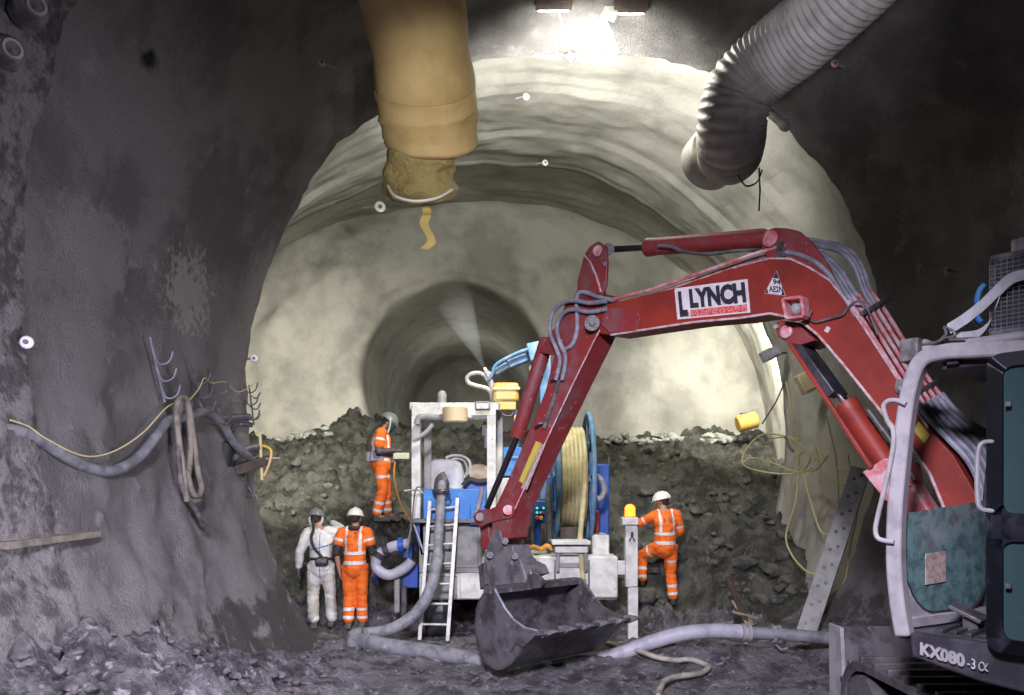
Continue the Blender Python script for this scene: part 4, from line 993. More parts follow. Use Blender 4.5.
b = B(); b.tube([P(742,632,8.2),P(775,634,8.15),P(842,639,8.0),P(900,642,7.9)], .068, 18); b.build('steel_pipe', 'slurry', sp)
for x in (746, 776):
    b = B(); c = P(x, 632.5+(x-746)*.06, 8.19); b.lathe([(.07,-.05),(.10,-.045),(.10,-.015),(.085,-.01),(.085,.01),(.10,.015),(.10,.045),(.07,.05)], c, (1,0,-.02), 18); k_ = b.build('coupling', 'cabgrey', sp)
    b = B(); b.tube([c+V((-.02,-.05,-.10)), c+V((.03,-.07,-.15)), c+V((.10,-.06,-.14))] if x > 750 else [c+V((0,-.05,.09)), c+V((-.03,-.05,.14))], .014, 6); b.build('clamp_lever', 'hose', k_)
fh = thing('thin_hose', 'thin cream hose snaking on the mud below the pale grey hose', 'hose', P(700,665,7.5))
def GP(x, y):  # photo position -> point on the ground
    Y = 5.5
    for _ in range(60):
        p = P(x, y, Y); 
        if p.z <= G0(p.x, p.y)+.03: break
        Y += .08
    return V((p.x, p.y, G0(p.x, p.y)+.05))
b = B(); b.tube(spl([GP(x, y) for x, y in [(602,643),(613,647),(624,651),(640,655),(656,659),(675,663),(690,665),(703,667),(709,671),(702,675),(690,677),(676,680),(665,685),(660,692),(658,700)]], 6), .028, 10); b.build('hose_run', 'mudhose', fh)
yh = thing('orange_cable', 'orange cable hanging from the remote control down to the machine', 'cable', P(405,510,11.5))
b = B(); b.tube(spl([P(395,462,12.2),P(394,474,12.1),P(396,488,12.0),P(401,504,11.7),P(407,515,11.4),P(411,521,10.8),P(416,522,10.5)], 7), .014, 6); b.build('cable_run', 'ocable', yh)

# ------------------------------------------------------------------ right side: cable loops, punched steel strip, stakes
lc = thing('cable_loops', 'tangle of thin yellow cable looped over the muck and right wall', 'cable', P(790,470,10))
for pts in ([(800,440),(785,436),(765,434),(752,442),(743,456),(745,466),(765,472),(790,474),(803,470),(810,460),(806,452),(798,456),(800,468),(815,470),(828,455)],
            [(743,462),(752,458),(770,462),(790,470),(803,472),(812,468)],
            [(772,438),(790,438),(805,448),(815,460)],
            [(786,382),(792,410),(799,445),(798,470),(796,500),(786,535),(792,555),(805,570),(816,575)],
            [(803,472),(810,500),(820,530),(828,535)],
            [(815,446),(822,470),(835,482),(848,482),(852,470),(838,470),(826,460),(818,445)],
            [(826,415),(832,440),(836,460),(838,500),(830,535)],
            [(848,455),(850,475),(844,500)], [(860,490),(856,520),(850,545),(845,580),(828,597)], [(828,533),(824,555),(822,570)]):
    def YR(x): return min(11.2, 9.4+max(0, (860-x))*.022)
    b = B(); b.tube(spl([P(x, y, YR(x)-.25) for x, y in pts], 6), .012, 6); b.build('cable_loop', 'ycable', lc)
b = B(); b.tube(spl([P(785,436,10.4),P(789,446,10.4),P(794,452,10.4)]), .02, 6); b.build('cable_end_bundle', 'alu', lc)
ps = thing('punched_strip', 'long grey steel strip punched with holes leaning along the right wall foot', 'steel strip', P(806,628,8.7))
a = P(806,632,8.55); c = P(861,468,8.9); d = (c-a).normalized(); wv = V((1,-.35,.35)); wv = (wv-d*wv.dot(d)).normalized(); nv = d.cross(wv)
b = B(); b.obox((a+c)/2, d*(c-a).length/2, wv*.105, nv*.012); b.obox((a+c)/2+wv*.10-nv*.0, d*(c-a).length/2, wv*.012, nv*.04); b.build('strip_plate', 'strip', ps, bevel=.003)
for k in range(9):
    for e in (-1, 1):
        q = a.lerp(c, .06+.11*k)+wv*.035*e+d*.03*e
        if nv.y > 0: q -= nv*.0125
        else: q += nv*.0125
        b = B(); b.lathe([(.021,-.003),(.021,.003)], q, nv, 12); b.build('bolt_hole', 'blackm', ps)
for k, (p0, p1, lb) in enumerate((((728,577),(746,622),'brown timber stake leaning left in the muck by the hose'), ((733,600),(752,626),'short pale timber stake crossing the brown stake'), ((757,618),(733,612),'thin split stick lying at the foot of the timber stakes'))):
    t = thing('timber_stake', lb, 'timber', P(*p1, 9.6))
    b = B(); b.beam(P(*p0, 9.9-.1*k), P(*p1, 9.6), .075 if k < 2 else .04, .035); b.build('stake', ['rust','woodtan','woodtan'][k], t, bevel=.004)
# ------------------------------------------------------------------ spraying machine
mc = thing('spraying_machine', 'white and blue concrete spraying machine with hose reel and tall open frame', 'machine', (0.05, 10.9, 0))
def pb(name, x0, y0, x1, y1, Y, depth, m, parent=mc, bevel=.012):
    a = P(x0, y0, Y); c = P(x1, y1, Y); b = B(); b.box((a.x, Y, c.z), (c.x, Y+depth, a.z)); return b.build(name, m, parent, bevel=bevel)
def pbar(name, pts, Y, r, m, parent=mc, n=8, smooth=True):
    b = B(); q = [P(x, y, Y if not isinstance(Y, (list, tuple)) else Y[i]) for i, (x, y) in enumerate(pts)]
    b.tube(spl(q, 6) if smooth and len(q) > 2 else q, r, n); return b.build(name, m, parent)
# chassis and panels
pb('chassis', 419, 557, 618, 600, 10.15, 2.2, 'white', bevel=.03)
pb('body_panel', 419, 521, 482, 573, 10.10, 1.6, 'greyp')
p_ = pb('hatch', 423, 526, 452, 568, 10.08, .03, 'greyp'); pb('hatch_handle', 449, 545, 450.5, 552, 10.06, .02, 'steel', p_, .003)
pb('hatch', 455, 526, 478, 568, 10.08, .03, 'greyp')
pb('body_panel', 460, 572, 492, 599, 10.12, .05, 'white'); pb('body_panel', 421, 576, 457, 599, 10.12, .05, 'greyp')
b = B(); b.prism([P(412,519,10.1), P(425,519,10.1), P(425,553,10.1), P(421,557,10.1)], V((0,1.2,0))); b.build('side_panel', 'blued', mc, bevel=.008)
pb('blue_panel', 423, 489, 486, 520, 9.98, .9, 'blue')
pb('ledge', 412, 519, 492, 523, 9.9, 1.0, 'steel', bevel=.006)
pb('blue_panel', 470, 505, 487, 525, 9.95, .3, 'blue')
# wheels and stabiliser jacks under the chassis
for x in (438, 500, 590):
    for yy in (10.5, 12.0):
        c = P(x, 606, yy); b = B(); r = .38; cz = r+G0(c.x, yy)-.03
        b.lathe([(.2,-.15),(r-.04,-.15),(r,-.10),(r,.10),(r-.04,.15),(.2,.15)], (c.x, yy, cz), (1,0,0), 28); w_ = b.build('wheel', 'blackm', mc)
        b = B(); b.lathe([(.19,-.13),(.19,.13)], (c.x, yy, cz), (1,0,0), 20); b.build('hub', 'greyp', w_)
# engine housing behind the panel
b = B(); q = [P(430,490,10.5), P(430,462,10.5), P(433,459,10.5), P(455,459,10.5), P(461,463,10.5), P(464,472,10.5), P(464,490,10.5)]
b.prism(q, V((0,.9,0))); b.build('engine_cover', 'white', mc, bevel=.03)
pbar('white_hose', [(446,458),(452,455.5),(462,456),(469,461),(470,469),(466,476)], 10.6, .02, 'white')
pbar('white_hose', [(448,461),(456,458.5),(464,461),(467,470),(464,478)], 10.55, .016, 'white')
pbar('exhaust_wrap', [(470,475),(479,473),(490,478)], 10.7, .13, 'creamlamp', n=14)
pb('tool_bin', 466, 482, 488, 490, 10.4, .5, 'blued'); pbar('black_hose', [(463,486),(470,480),(478,482),(487,481)], 10.3, .04, 'blackc')
pbar('pipe_elbow', [(441,492),(441,485),(443,480),(447,478)], 10.1, .10, 'hosedk', n=14)
pbar('handrail', [(475,519),(480,500),(482,487)], 9.93, .03, 'cabgrey')
# tall white frame (cab without panels)
def beamP(p, q, w, h, b, up=(0,1,0)): b.beam(p, q, w, h, up)
b = B()
Yf, Yr = 10.35, 11.5
for (x0, Y, top) in ((416.5, Yf, 404), (491.5, Yf, 404)):
    beamP(P(x0, 519, Y), P(x0, top, Y), .12, .12, b)
beamP(P(412.5,409.5,Yf), P(496,409.5,Yf), .17, .13, b)
for (x0, Y) in ((428, Yr), (499, 11.1)):
    beamP(P(x0, 505, Y), P(x0, 409, Y), .11, .11, b)
beamP(P(425,413,Yr), P(502,413,Yr), .14, .12, b)
for (xa, xb) in ((414,426),(494,501)):
    beamP(P(xa,406,Yf), P(xb,409,Yr), .12, .10, b, (0,0,1))
b.box((P(414,404,Yf).x, Yf, P(414,404,Yf).z-.02), (P(494,404,Yf).x, Yr+.1, P(414,404,Yf).z+.02))
# rounded corner gussets
for x0, sgn in ((420.5, 1), (487.5, -1)):
    q = [P(x0, 416, Yf), P(x0+sgn*8, 416, Yf)]+[P(x0+sgn*(8-8*math.sin(PI/2*k/5)), 424-8*math.cos(PI/2*k/5), Yf) for k in range(1,5)]+[P(x0,424,Yf)]
    b.prism(q, V((0,.08,0)))
fr = b.build('canopy_frame', 'white', mc, bevel=.02)
pbar('hydraulic_pipe', [(417,424),(419,418),(425,417),(436,418),(445,417)], 10.2, .045, 'greyp', fr, 10)
pbar('hydraulic_pipe', [(413,440),(424,434),(430,428),(433,424)], 10.2, .03, 'alu', fr)
pbar('hydraulic_pipe', [(464,417),(475,418),(487,417)], 10.25, .035, 'alu', fr)
b = B(); b.lathe([(.15,0),(.17,.02),(.17,.20),(.15,.22)], P(455,423,10.12)-V((0,0,.0)), (0,0,1), 24); b.build('cab_lamp', 'creamlamp', fr)
b = B(); c = P(482.5,406,10.1); b.obox(c, V((.10,0,0)), V((0,.08,0)), V((0,0,.055))); b.build('floodlight', 'hose', fr, bevel=.008)
b = B(); c = P(482.5,406,10.01); b.obox(c, V((.08,0,0)), V((0,.005,0)), V((0,0,.035))); b.build('floodlight_glass', 'white', fr)
b = B(); c = P(442,403,10.8); b.lathe([(.065,0),(.065,.12),(.05,.16),(.02,.18)], c, (0,0,1), 18); b.build('beacon', 'cabgrey', fr)
pbar('small_pipe', [(484,428),(486,432),(486,448)], 10.45, .025, 'cabgrey', fr)
pb('small_box', 482, 425, 487, 436, 10.45, .08, 'greyp', fr, .005)
pbar('lever', [(404,491),(418,490),(424,494)], 10.0, .014, 'alu')
pbar('thin_wire', [(423,490),(420,487),(416,489),(414,500),(410,540),(405,556)], 9.9, .010, 'hosedk')
# spray arm
sa = B(); sa.beam(P(545,500,11.2), P(545,352,11.2), .16, .16, (0,1,0)); arm0 = sa.build('arm_post', 'bluearm', mc, bevel=.02)
sa = B(); q = [P(548,351,11.0), P(528,357,11.0), P(508,365,11.0), P(494,373,11.0)]
for i in range(3): sa.beam(q[i], q[i+1], .17-.03*i, .15-.025*i)
sarm = sa.build('spray_arm', 'bluearm', mc, bevel=.02)
sa = B(); c = P(537,352,10.95); sa.obox(c, V((.13,0,.03)), V((0,.13,0)), V((-.03,0,.13))); sa.build('arm_joint', 'bluearm', sarm, bevel=.02)
pbar('nozzle', [(492,376),(487,372),(484,368)], 10.95, [.05,.045,.04,.04,.035,.03,.03,.03,.03,.03,.03,.025,.025], 'alu', sarm)
pbar('spray_hose', [(493,404),(492,396),(488,389),(478,386),(469,383),(467,378),(471,374),(479,373),(485,376),(488,381)], 10.9, .03, 'alu', sarm)
pbar('spray_hose', [(489,380),(492,374),(495,366),(503,360),(520,352),(538,346)], 10.85, .025, 'bluearm', sarm)
pbar('nozzle_block', [(485,372),(489,378),(492,388),(493,400)], 10.9, .045, 'cabgrey', sarm)
pb('arm_clamp', 529, 364, 540, 371, 10.9, .12, 'alu', sarm, .02)
b = B(); a_ = P(493,382,10.7); c_ = P(519,402,10.7); b.box((a_.x,10.7,c_.z),(c_.x,10.95,a_.z)); yl = b.build('lamp_head', 'amber', mc, bevel=.05)
b = B(); a_ = P(497,401,10.72); c_ = P(516,410,10.72); b.box((a_.x,10.72,c_.z),(c_.x,10.92,a_.z)); b.build('lamp_base', 'amber', yl, bevel=.015)
b = B(); a_ = P(494,388,10.68); b.box((a_.x-.01,10.68,a_.z-.02),(P(520,388,10.68).x,10.96,a_.z+.015)); b.build('lamp_seam', 'creamlamp', yl)
pbar('lamp_cable', [(500,410),(504,415),(512,415),(515,405)], 10.75, .012, 'hosedk', yl)
pbar('support_pole', [(516,410),(516,440),(514,480)], 10.9, .05, 'bluearm', smooth=False)
pb('blue_box', 503, 447, 522, 476, 10.8, .5, 'blue'); pb('lid_bar', 504, 456, 522, 459, 10.78, .03, 'bluearm')
pb('valve_body', 500, 478, 520, 515, 10.6, .6, 'white'); pb('yellow_valve', 514, 415, 520, 424, 10.7, .12, 'amber')
# hose reel
rl = B(); cy, cz = 11.0, EYE-(477-HZ)/F*10.95
def reel_disc(x, r, name):
    b = B(); pts = [V((x, cy+r*math.cos(2*PI*k/48), cz+r*math.sin(2*PI*k/48))) for k in range(48)]
    b.tube(pts, .035, 8, closed=True); b.tube([V((x, cy+(q.y-cy)*.55, cz+(q.z-cz)*.55)) for q in pts], .02, 6, closed=True)
    for k in range(8):
        a = 2*PI*k/8; b.tube([(x, cy, cz), (x, cy+r*math.cos(a), cz+r*math.sin(a))], .022, 6)
    b.cyl((x-.03,cy,cz),(x+.03,cy,cz),.12,20)
    o = b.build(name, 'bluearm', mc); return o
xL, xR = P(555,0,10.95).x, P(588,0,10.95).x
reel_disc(xL, .90, 'reel_disc'); reel_disc(xR, .92, 'reel_disc')
b = B(); b.cyl((xL,cy,cz),(xR,cy,cz),.35,28); b.build('reel_drum', 'blued', mc)
for layer, rr in ((0,.46),(1,.60),(2,.70)):
    b = B(); n = 6; pts = []
    for k in range(n*32+1):
        a = 2*PI*k/32; x = lerp(xL+.07, xR-.07, k/(n*32)); pts.append(V((x, cy+rr*math.cos(a), cz+rr*math.sin(a))))
    b.tube(pts, .036, 8); b.build('wound_hose', 'yhose', mc)
for x_ in (xL-.08, xR+.08):
    b = B(); b.beam((x_, cy, cz), (x_, cy, cz-1.05), .08, .10, (0,1,0)); b.build('reel_stand', 'blued', mc, bevel=.01)
b = B(); b.tube(spl([V((xR-.12, cy-.72, cz+.2)), V((xR-.12, cy-.76, cz-.2)), P(580,539,10.2), P(581,556,10.05), P(583,580,9.95), P(586,606,9.85)], 8), .036, 10); b.build('hanging_hose', 'yhose', mc)
pbar('hook_hose', [(588,481),(592,477),(598,477),(603,484),(604,492),(600,499),(593,497)], 10.5, .045, 'hose', n=12)
pb('blue_cabinet', 591, 464, 609.5, 536, 11.3, .6, 'blued', bevel=.02)
pbar('cabinet_post', [(609,466),(609,457)], 11.3, .012, 'hosedk', smooth=False)
pb('white_box', 592, 535, 609.5, 556, 10.5, .8, 'white', bevel=.02)
pb('red_pump', 594, 510, 599.5, 534, 10.9, .2, 'redworn', bevel=.02)
pb('platform', 528, 556.5, 618, 598, 10.08, .5, 'white', bevel=.02)
pb('platform_seam', 554, 560, 556, 597, 10.06, .04, 'greyp'); pb('platform_seam', 588, 560, 590, 597, 10.06, .04, 'greyp'); pb('access_panel', 559, 563, 580, 568, 10.06, .04, 'greyp')
st_ = pb('step', 552, 541, 591, 545, 9.85, .45, 'white', bevel=.01); pb('step_lip', 555, 546, 588, 553, 9.95, .3, 'white', st_)
for x in (558, 586): pb('step_leg', x-1.5, 553, x+1.5, 572, 9.98, .06, 'greyp', st_)
pb('valve_bank', 560, 527, 574, 540, 10.5, .3, 'rust')
cp_ = pb('control_panel', 533, 501, 546, 523.5, 10.3, .15, 'blued', bevel=.01)
for i, (x, y, m_) in enumerate([(537,508,'greenled'),(540.5,508,'blued'),(537,512.5,'greenled'),(540.5,512.5,'white'),(543.5,512.5,'redled'),(543.5,508,'greenled'),(537,517.5,'redled'),(541,518,'amber')]):
    b = B(); c = P(x, y, 10.29); b.lathe([(.017,0),(.014,.02)] if i < 6 else [(.03,0),(.02,.03)], c, (0,-1,0), 12); b.build('button', m_, cp_)
pbar('panel_post', [(537.5,523),(537.5,548)], 10.35, .045, 'blued', smooth=False)
pbar('upright_hose', [(549,484),(548,500),(549,520),(549,542)], 10.5, .035, 'wood')
pbar('orange_hose', [(527,551),(533,547),(541,549),(547,546),(553,549)], 10.3, .035, 'ocable')
pb('dark_block', 524, 525, 531, 553, 10.3, .3, 'blackm')
# outrigger and beacon at the right end
og = pb('outrigger_leg', 625.6, 524.5, 638, 587, 10.05, .16, 'white', bevel=.01); pb('outrigger_cap', 622.5, 517.5, 638.5, 525, 10.0, .24, 'white', og, .008)
a_ = P(628,587,10.1); g_ = G0(P(633,600,10.1).x,10.1)
b = B(); b.box((a_.x,10.08,g_-.02),(P(638,587,10.1).x,10.19,a_.z)); b.build('outrigger_foot', 'white', og, bevel=.008)
pb('outrigger_arm', 615, 561, 627, 575, 10.12, .1, 'white', og)
pbar('clip_mark', [(629,541),(632,536),(635,541)], 10.03, .010, 'steel', og, smooth=False); pbar('clip_ring', [(632,536),(632,532)], 10.03, .018, 'steel', og, smooth=False)
b = B(); c = P(630,517.5,10.1); b.lathe([(.075,0),(.075,.02),(.07,.03),(.07,.13),(.05,.165),(.01,.18)], c, (0,0,1), 20); bc_ = b.build('beacon_lens', 'amberglow', og)
b = B(); b.lathe([(.09,-.01),(.09,.02)], c, (0,0,1), 20); b.build('beacon_base', 'ocable', bc_)
# left pump coupling
pbar('intake_hose', [(409,543.5),(400,545),(392,547),(382,552),(377,559),(376,566),(381,572),(388,575),(396,573),(406,567),(412,560)], 10.2, .072, 'slurry_pale', n=16)
for (x, y, ax) in ((386,549.5,(1,0,.35)),(379,555,(.6,0,.9)),(401,545,(1,0,.1))):
    b = B(); c = P(x, y, 10.2); ax = V(ax).normalized(); b.lathe([(.08,-.04),(.105,-.03),(.105,.03),(.08,.04)], c, ax, 18); b.build('pipe_clamp', 'blued' if x > 400 else 'blackm', mc)
pb('pump_block', 403, 543, 412, 558, 10.3, .25, 'blued'); pb('pump_block', 402, 566, 418, 588, 10.4, .4, 'blued'); 
pbar('pump_leg', [(397,578),(397,612)], 10.3, .04, 'greyp', smooth=False); pbar('pump_leg', [(404,586),(404,620)], 10.3, .04, 'hosedk', smooth=False)
pbar('frame_strut', [(413,522),(424,553)], 10.0, .014, 'alu', smooth=False); pbar('frame_strut', [(412,520),(408,548)], 10.0, .014, 'alu', smooth=False)

# ladder
ld_ = thing('ladder', 'grey metal ladder leaning against the front of the spraying machine', 'ladder', P(437,640,9.6))
A0, A1 = P(430,501,9.85), P(419.5,640,9.55); C0, C1 = P(457.5,498,9.85), P(447.5,641,9.55)
for a, c in ((A0, A1), (C0, C1)):
    b = B(); b.beam(a, c, .05, .03, (0,1,0)); b.build('side_rail', 'alu', ld_, bevel=.004)
for y in (509, 526.5, 545.5, 565, 585, 604.5, 624.5):
    f = (y-500)/140; b = B(); b.cyl(A0.lerp(A1, f), C0.lerp(C1, f), .016, 10); b.build('rung', 'alu', ld_)

# ------------------------------------------------------------------ people
def remesh(b, name, mats, parent, voxel, smooth_it=6, classify=None):
    me = bpy.data.meshes.new('tmp'); me.from_pydata([tuple(v) for v in b.v], [], b.f)
    o = bpy.data.objects.new('tmp', me); COL.objects.link(o)
    r = o.modifiers.new('r', 'REMESH'); r.mode = 'VOXEL'; r.voxel_size = voxel; r.use_smooth_shade = True
    s = o.modifiers.new('s', 'SMOOTH'); s.iterations = smooth_it; s.factor = .5
    dg = bpy.context.evaluated_depsgraph_get(); dg.update()
    me2 = bpy.data.meshes.new_from_object(o.evaluated_get(dg)); bpy.data.objects.remove(o)
    me2.name = name
    me2.materials.clear()
    for q in mats: me2.materials.append(M[q])
    me2.polygons.foreach_set('use_smooth', [True]*len(me2.polygons))
    if classify:
        for p in me2.polygons: p.material_index = classify(p.center)
    o2 = bpy.data.objects.new(name, me2); COL.objects.link(o2); o2.parent = parent; return o2
def cap(b, p0, r0, p1, r1, n=14):
    p0, p1 = V(p0), V(p1); d = p1-p0; b.ball(p0, r0, n, 8); b.ball(p1, r1, n, 8)
    if d.length > 1e-4: b.lathe([(r0,0),(r1,d.length)], p0, d, n)
def chain(b, pts, rs):
    for i in range(len(pts)-1): cap(b, pts[i], rs[i], pts[i+1], rs[i+1])
def seg(p, a, c):
    a, c = V(a), V(c); d = c-a; t = max(0, min(1, (p-a).dot(d)/d.dot(d))); return t, (p-(a+d*t)).length
def hand(b, wr, el, palmn, curl=.6, s=1.):
    wr = V(wr); f = (wr-V(el)).normalized(); pn = V(palmn); pn = (pn-f*pn.dot(f)).normalized(); sd_ = f.cross(pn)
    c = wr+f*.05*s
    b.obox(c, f*.048*s, sd_*.040*s, pn*.013*s); cap(b, wr, .027*s, c, .026*s)
    for k in range(4):
        r0 = wr+f*.095*s+sd_*(.032-.021*k)*s; L = [.036,.042,.039,.030][k]*s; a = f; p = r0; pts = [r0-f*.02*s, r0]
        for j in range(3):
            a = (a*math.cos(curl*.6)+pn*math.sin(curl*.6)).normalized(); p = p+a*L*[1,.75,.6][j]; pts.append(p)
        chain(b, pts, [.011*s,.011*s,.010*s,.0095*s,.008*s])
    t0 = wr+f*.03*s+sd_*.035*s; t1 = t0+(f*.5+sd_*.7+pn*.35).normalized()*.04*s; chain(b, [t0, t1, t1+(f*.8+sd_*.2+pn*.4).normalized()*.032*s], [.015*s,.012*s,.010*s])
def head(b, c, fwd, up, r=.1):
    c = V(c); f = V(fwd).normalized(); u = V(up).normalized(); s = f.cross(u).normalized(); u = s.cross(f)
    R = Matrix((s, f, u)).transposed()
    b.ball(c, (.074,.095,.105), 18, 12, ax=R); b.ball(c+f*.03-u*.05, (.055,.065,.065), 14, 10, ax=R)     # skull, jaw
    b.ball(c+f*.098-u*.012, (.013,.018,.028), 8, 6, ax=R)                                                # nose
    b.ball(c+f*.088-u*.056, (.026,.012,.010), 8, 6, ax=R); b.ball(c+f*.085-u*.085, (.022,.016,.014), 8, 6, ax=R)  # lips, chin
    for k in (-1, 1):
        b.ball(c+s*k*.076-u*.015-f*.005, (.010,.020,.032), 8, 6, ax=R); b.ball(c+s*k*.032+f*.085+u*.018, (.020,.012,.008), 8, 6, ax=R)
    return R
def body_mesh(J, b):
    cap(b, J['pel'], .135, J['waist'], .125); cap(b, J['waist'], .125, J['chest'], .15)
    b.ball(J['chest'], (.17,.115,.16), 16, 10); cap(b, J['chest'], .11, J['neck'], .062); cap(b, J['neck'], .058, J['head'], .055)
    for k in 'LR':
        chain(b, [J['sh'+k], J['el'+k], J['wr'+k]], [.062,.044,.029]); cap(b, J['sh'+k], .06, J['neck'], .06)
        chain(b, [J['hip'+k], J['kn'+k], J['an'+k]], [.095,.06,.042]); cap(b, J['an'+k], .045, J['toe'+k], .035)
def helmet(parent, c, R, m, peak=True):
    f = R.col[1]; u = R.col[2]; s = R.col[0]; c = V(c)+u*.035-f*.005; b = B(); n = 24
    vs = []
    for i in range(9):
        th = PI/2*i/8
        for k in range(n):
            ph = 2*PI*k/n; vs.append(c+s*(.118*math.sin(th)*math.cos(ph))+f*(.14*math.sin(th)*math.sin(ph))+u*(.125*math.cos(th)))
    fs = [(i*n+k, (i+1)*n+k, (i+1)*n+(k+1)%n, i*n+(k+1)%n) for i in range(8) for k in range(n)]+[[8*n+k for k in range(n)]]
    b.add(vs, fs)
    o = b.build('helmet', m, parent, smooth=60)
    b = B(); pts = [c+s*(.122*math.cos(a))+f*(.145*math.sin(a)) for a in [2*PI*k/24 for k in range(24)]]; b.tube(pts, .009, 6, closed=True)
    b.prism([c+s*(.105*math.cos(a))+f*(.135*math.sin(a)) for a in [math.radians(20+14*k) for k in range(11)]]+[c+s*(.085*math.cos(a))+f*(.135*math.sin(a)+.055) for a in [math.radians(160-14*k) for k in range(11)]], u*-.008)
    b.build('helmet_brim', m, o)
    b = B(); b.tube([c+f*(.145*math.cos(a))+u*(.129*math.sin(a)) for a in [PI*k/14 for k in range(15)]], .008, 6); b.build('helmet_ridge', m, o)
    return o
def boot(b, an, toe):
    an, toe = V(an), V(toe); d = V((toe.x-an.x, toe.y-an.y, 0)).normalized(); 
    cap(b, an+Z*.10, .062, an, .056); b.obox(an+d*.075-Z*.045, d*.135, V((-d.y,d.x,0))*.045, Z*.035); b.ball(an+d*.15-Z*.03, (.055,.055,.045), 12, 8)
FOLD = lambda p, a: a*noise.fractal(p*7, .9, 2., 3)
def person(label, loc, rotz, J, style):
    t = bpy.data.objects.new('person', None); COL.objects.link(t); t['label'] = label; t['category'] = 'person'; t.location = loc; t.rotation_euler = (0,0,rotz)
    J = {k: V(v) for k, v in J.items()}
    b = B(); body_mesh(J, b); R = head(b, J['head'], J.get('look', V((0,1,0))), J.get('up', V((0,0,1))))
    for k in 'LR': hand(b, J['wr'+k], J['el'+k], J.get('palm'+k, V((-1 if k == 'R' else 1, 0, 0))), style.get('curl'+k, .5))
    glove = style.get('glove')
    def cls(p):
        if glove:
            for k in 'LR':
                if (k in style.get('gloved', 'LR')) and min((p-J['wr'+k]).length, 9) < .19 and (p-J['wr'+k]).dot(J['wr'+k]-J['el'+k]) > -.01: return 1
        return 0
    body = remesh(b, 'body', ['skin', glove or 'skin'], t, .0085, 3, cls)
    # eyes
    for k in (-1, 1):
        e = B(); e.ball(J['head']+R.col[0]*k*.032+R.col[1]*.088+R.col[2]*.012, .011, 8, 6); e.build('eye', 'white', t)
    # trousers
    b = B(); cap(b, J['pel'], .155, J['waist'], .145)
    for k in 'LR': chain(b, [J['pel'].lerp(J['hip'+k], .6), J['hip'+k], J['kn'+k], J['an'+k]+Z*.075], [.13,.116,.090,.082])
    dz = V((0,0,0))
    for i, v in enumerate(b.v): pass
    def leg_cls(p):
        for k in 'LR':
            tt, d = seg(p, J['kn'+k], J['an'+k])
            if d < .13 and style.get('legtape', True) and (.42 < tt < .53 or .72 < tt < .83): return 1
            tt, d = seg(p, J['hip'+k], J['kn'+k])
            if d < .15 and style.get('thightape') and .42 < tt < .52 and p.x*(1 if k == 'R' else -1) > .02: return 1
        if style.get('legdirt') and p.z < .85 and noise.noise(p*4) > -.1: return 2
        return 0
    tr_ = remesh(b, 'trousers', [style['cloth'], 'tape', style.get('dirty', style['cloth'])], t, .012, 5, leg_cls)
    for v in tr_.data.vertices: v.co += v.normal*(noise.fractal(V((v.co.x*5, v.co.y*5, v.co.z*13)), .9, 2., 3)*.012)
    # jacket or vest
    b = B(); cap(b, J['pel']-Z*.045, .17, J['waist'], .165); cap(b, J['waist'], .165, J['chest'], .17); b.ball(J['chest'], (.195,.14,.17), 16, 10); cap(b, J['chest'], .13, J['neck']-Z*.05, .09)
    for k in 'LR':
        if style.get('sleeves', True): chain(b, [J['sh'+k].lerp(J['neck'], .4), J['sh'+k], J['el'+k], J['wr'+k].lerp(J['el'+k], .12)], [.09,.088,.070,.055])
        else: chain(b, [J['sh'+k].lerp(J['neck'], .4), J['sh'+k], J['sh'+k].lerp(J['el'+k], style.get('slv', .55))], [.09,.088,.082])
    def jc(p):
        sl = [seg(p, J['sh'+k], J['el'+k]) for k in 'LR']; fo = [seg(p, J['el'+k], J['wr'+k]) for k in 'LR']
        tt, dt = seg(p, J['pel'], J['chest']); _, dn = seg(p, J['chest'], J['neck'])
        arm_ = min(min(x[1] for x in sl)-.085, min(x[1] for x in fo)-.06); tor = min(dt-.165, dn-.12)
        if style['kind'] == 'cover':
            ax = p-(J['chest']+J['pel'])/2
            if p.y < J['chest'].y and arm_ > tor and abs(p.x-.0) < .010 and p.z < J['neck'].z-.03: return 1
            if p.y < J['chest'].y and arm_ > tor-.01 and abs(p.z-(J['chest'].z-.09)+.0-p.x*.25) < .010: return 1
            return 0
        if arm_ < tor:
            for x in sl:
                if x[1] < .11 and (.62 < x[0] < .76 if style.get('sleeves', True) else .30 < x[0] < .42): return 1
            for x in fo:
                if x[1] < .09 and .35 < x[0] < .5 and style.get('sleeves', True): return 1
            return 0
        if .06 < tt < .20 or .46 < tt < .59: return 1
        if tt > .55 and .085 < abs((p-J['chest']).dot(J.get('rt', V((1,0,0))))) < .125 : return 1
        return 0
    ja = remesh(b, style['top'], [style['cloth'] if style['kind'] != 'cover' else 'cover', 'tape' if style['kind'] != 'cover' else 'bluetape'], t, .0105, 5, jc)
    for v in ja.data.vertices: v.co += v.normal*(noise.fractal(V((v.co.x*6, v.co.y*6, v.co.z*9)), .9, 2., 3)*.012)
    b = B(); boot(b, J['anL'], J['toeL']); boot(b, J['anR'], J['toeR'])
    for k in 'LR':
        b = B(); boot(b, J['an'+k], J['toe'+k]); remesh(b, 'boot', [style.get('boot', 'boot')], t, .012, 3)
    b = B(); hR = R; b.ball(J['head']-hR.col[1]*.022+hR.col[2]*.01, (.082,.092,.10), 14, 10, ax=hR); remesh(b, 'hair', ['hair'], t, .012, 2)
    return t, J, R
def sub(t, b, name, m, bevel=0): o = b.build(name, m, t, bevel=bevel); return o
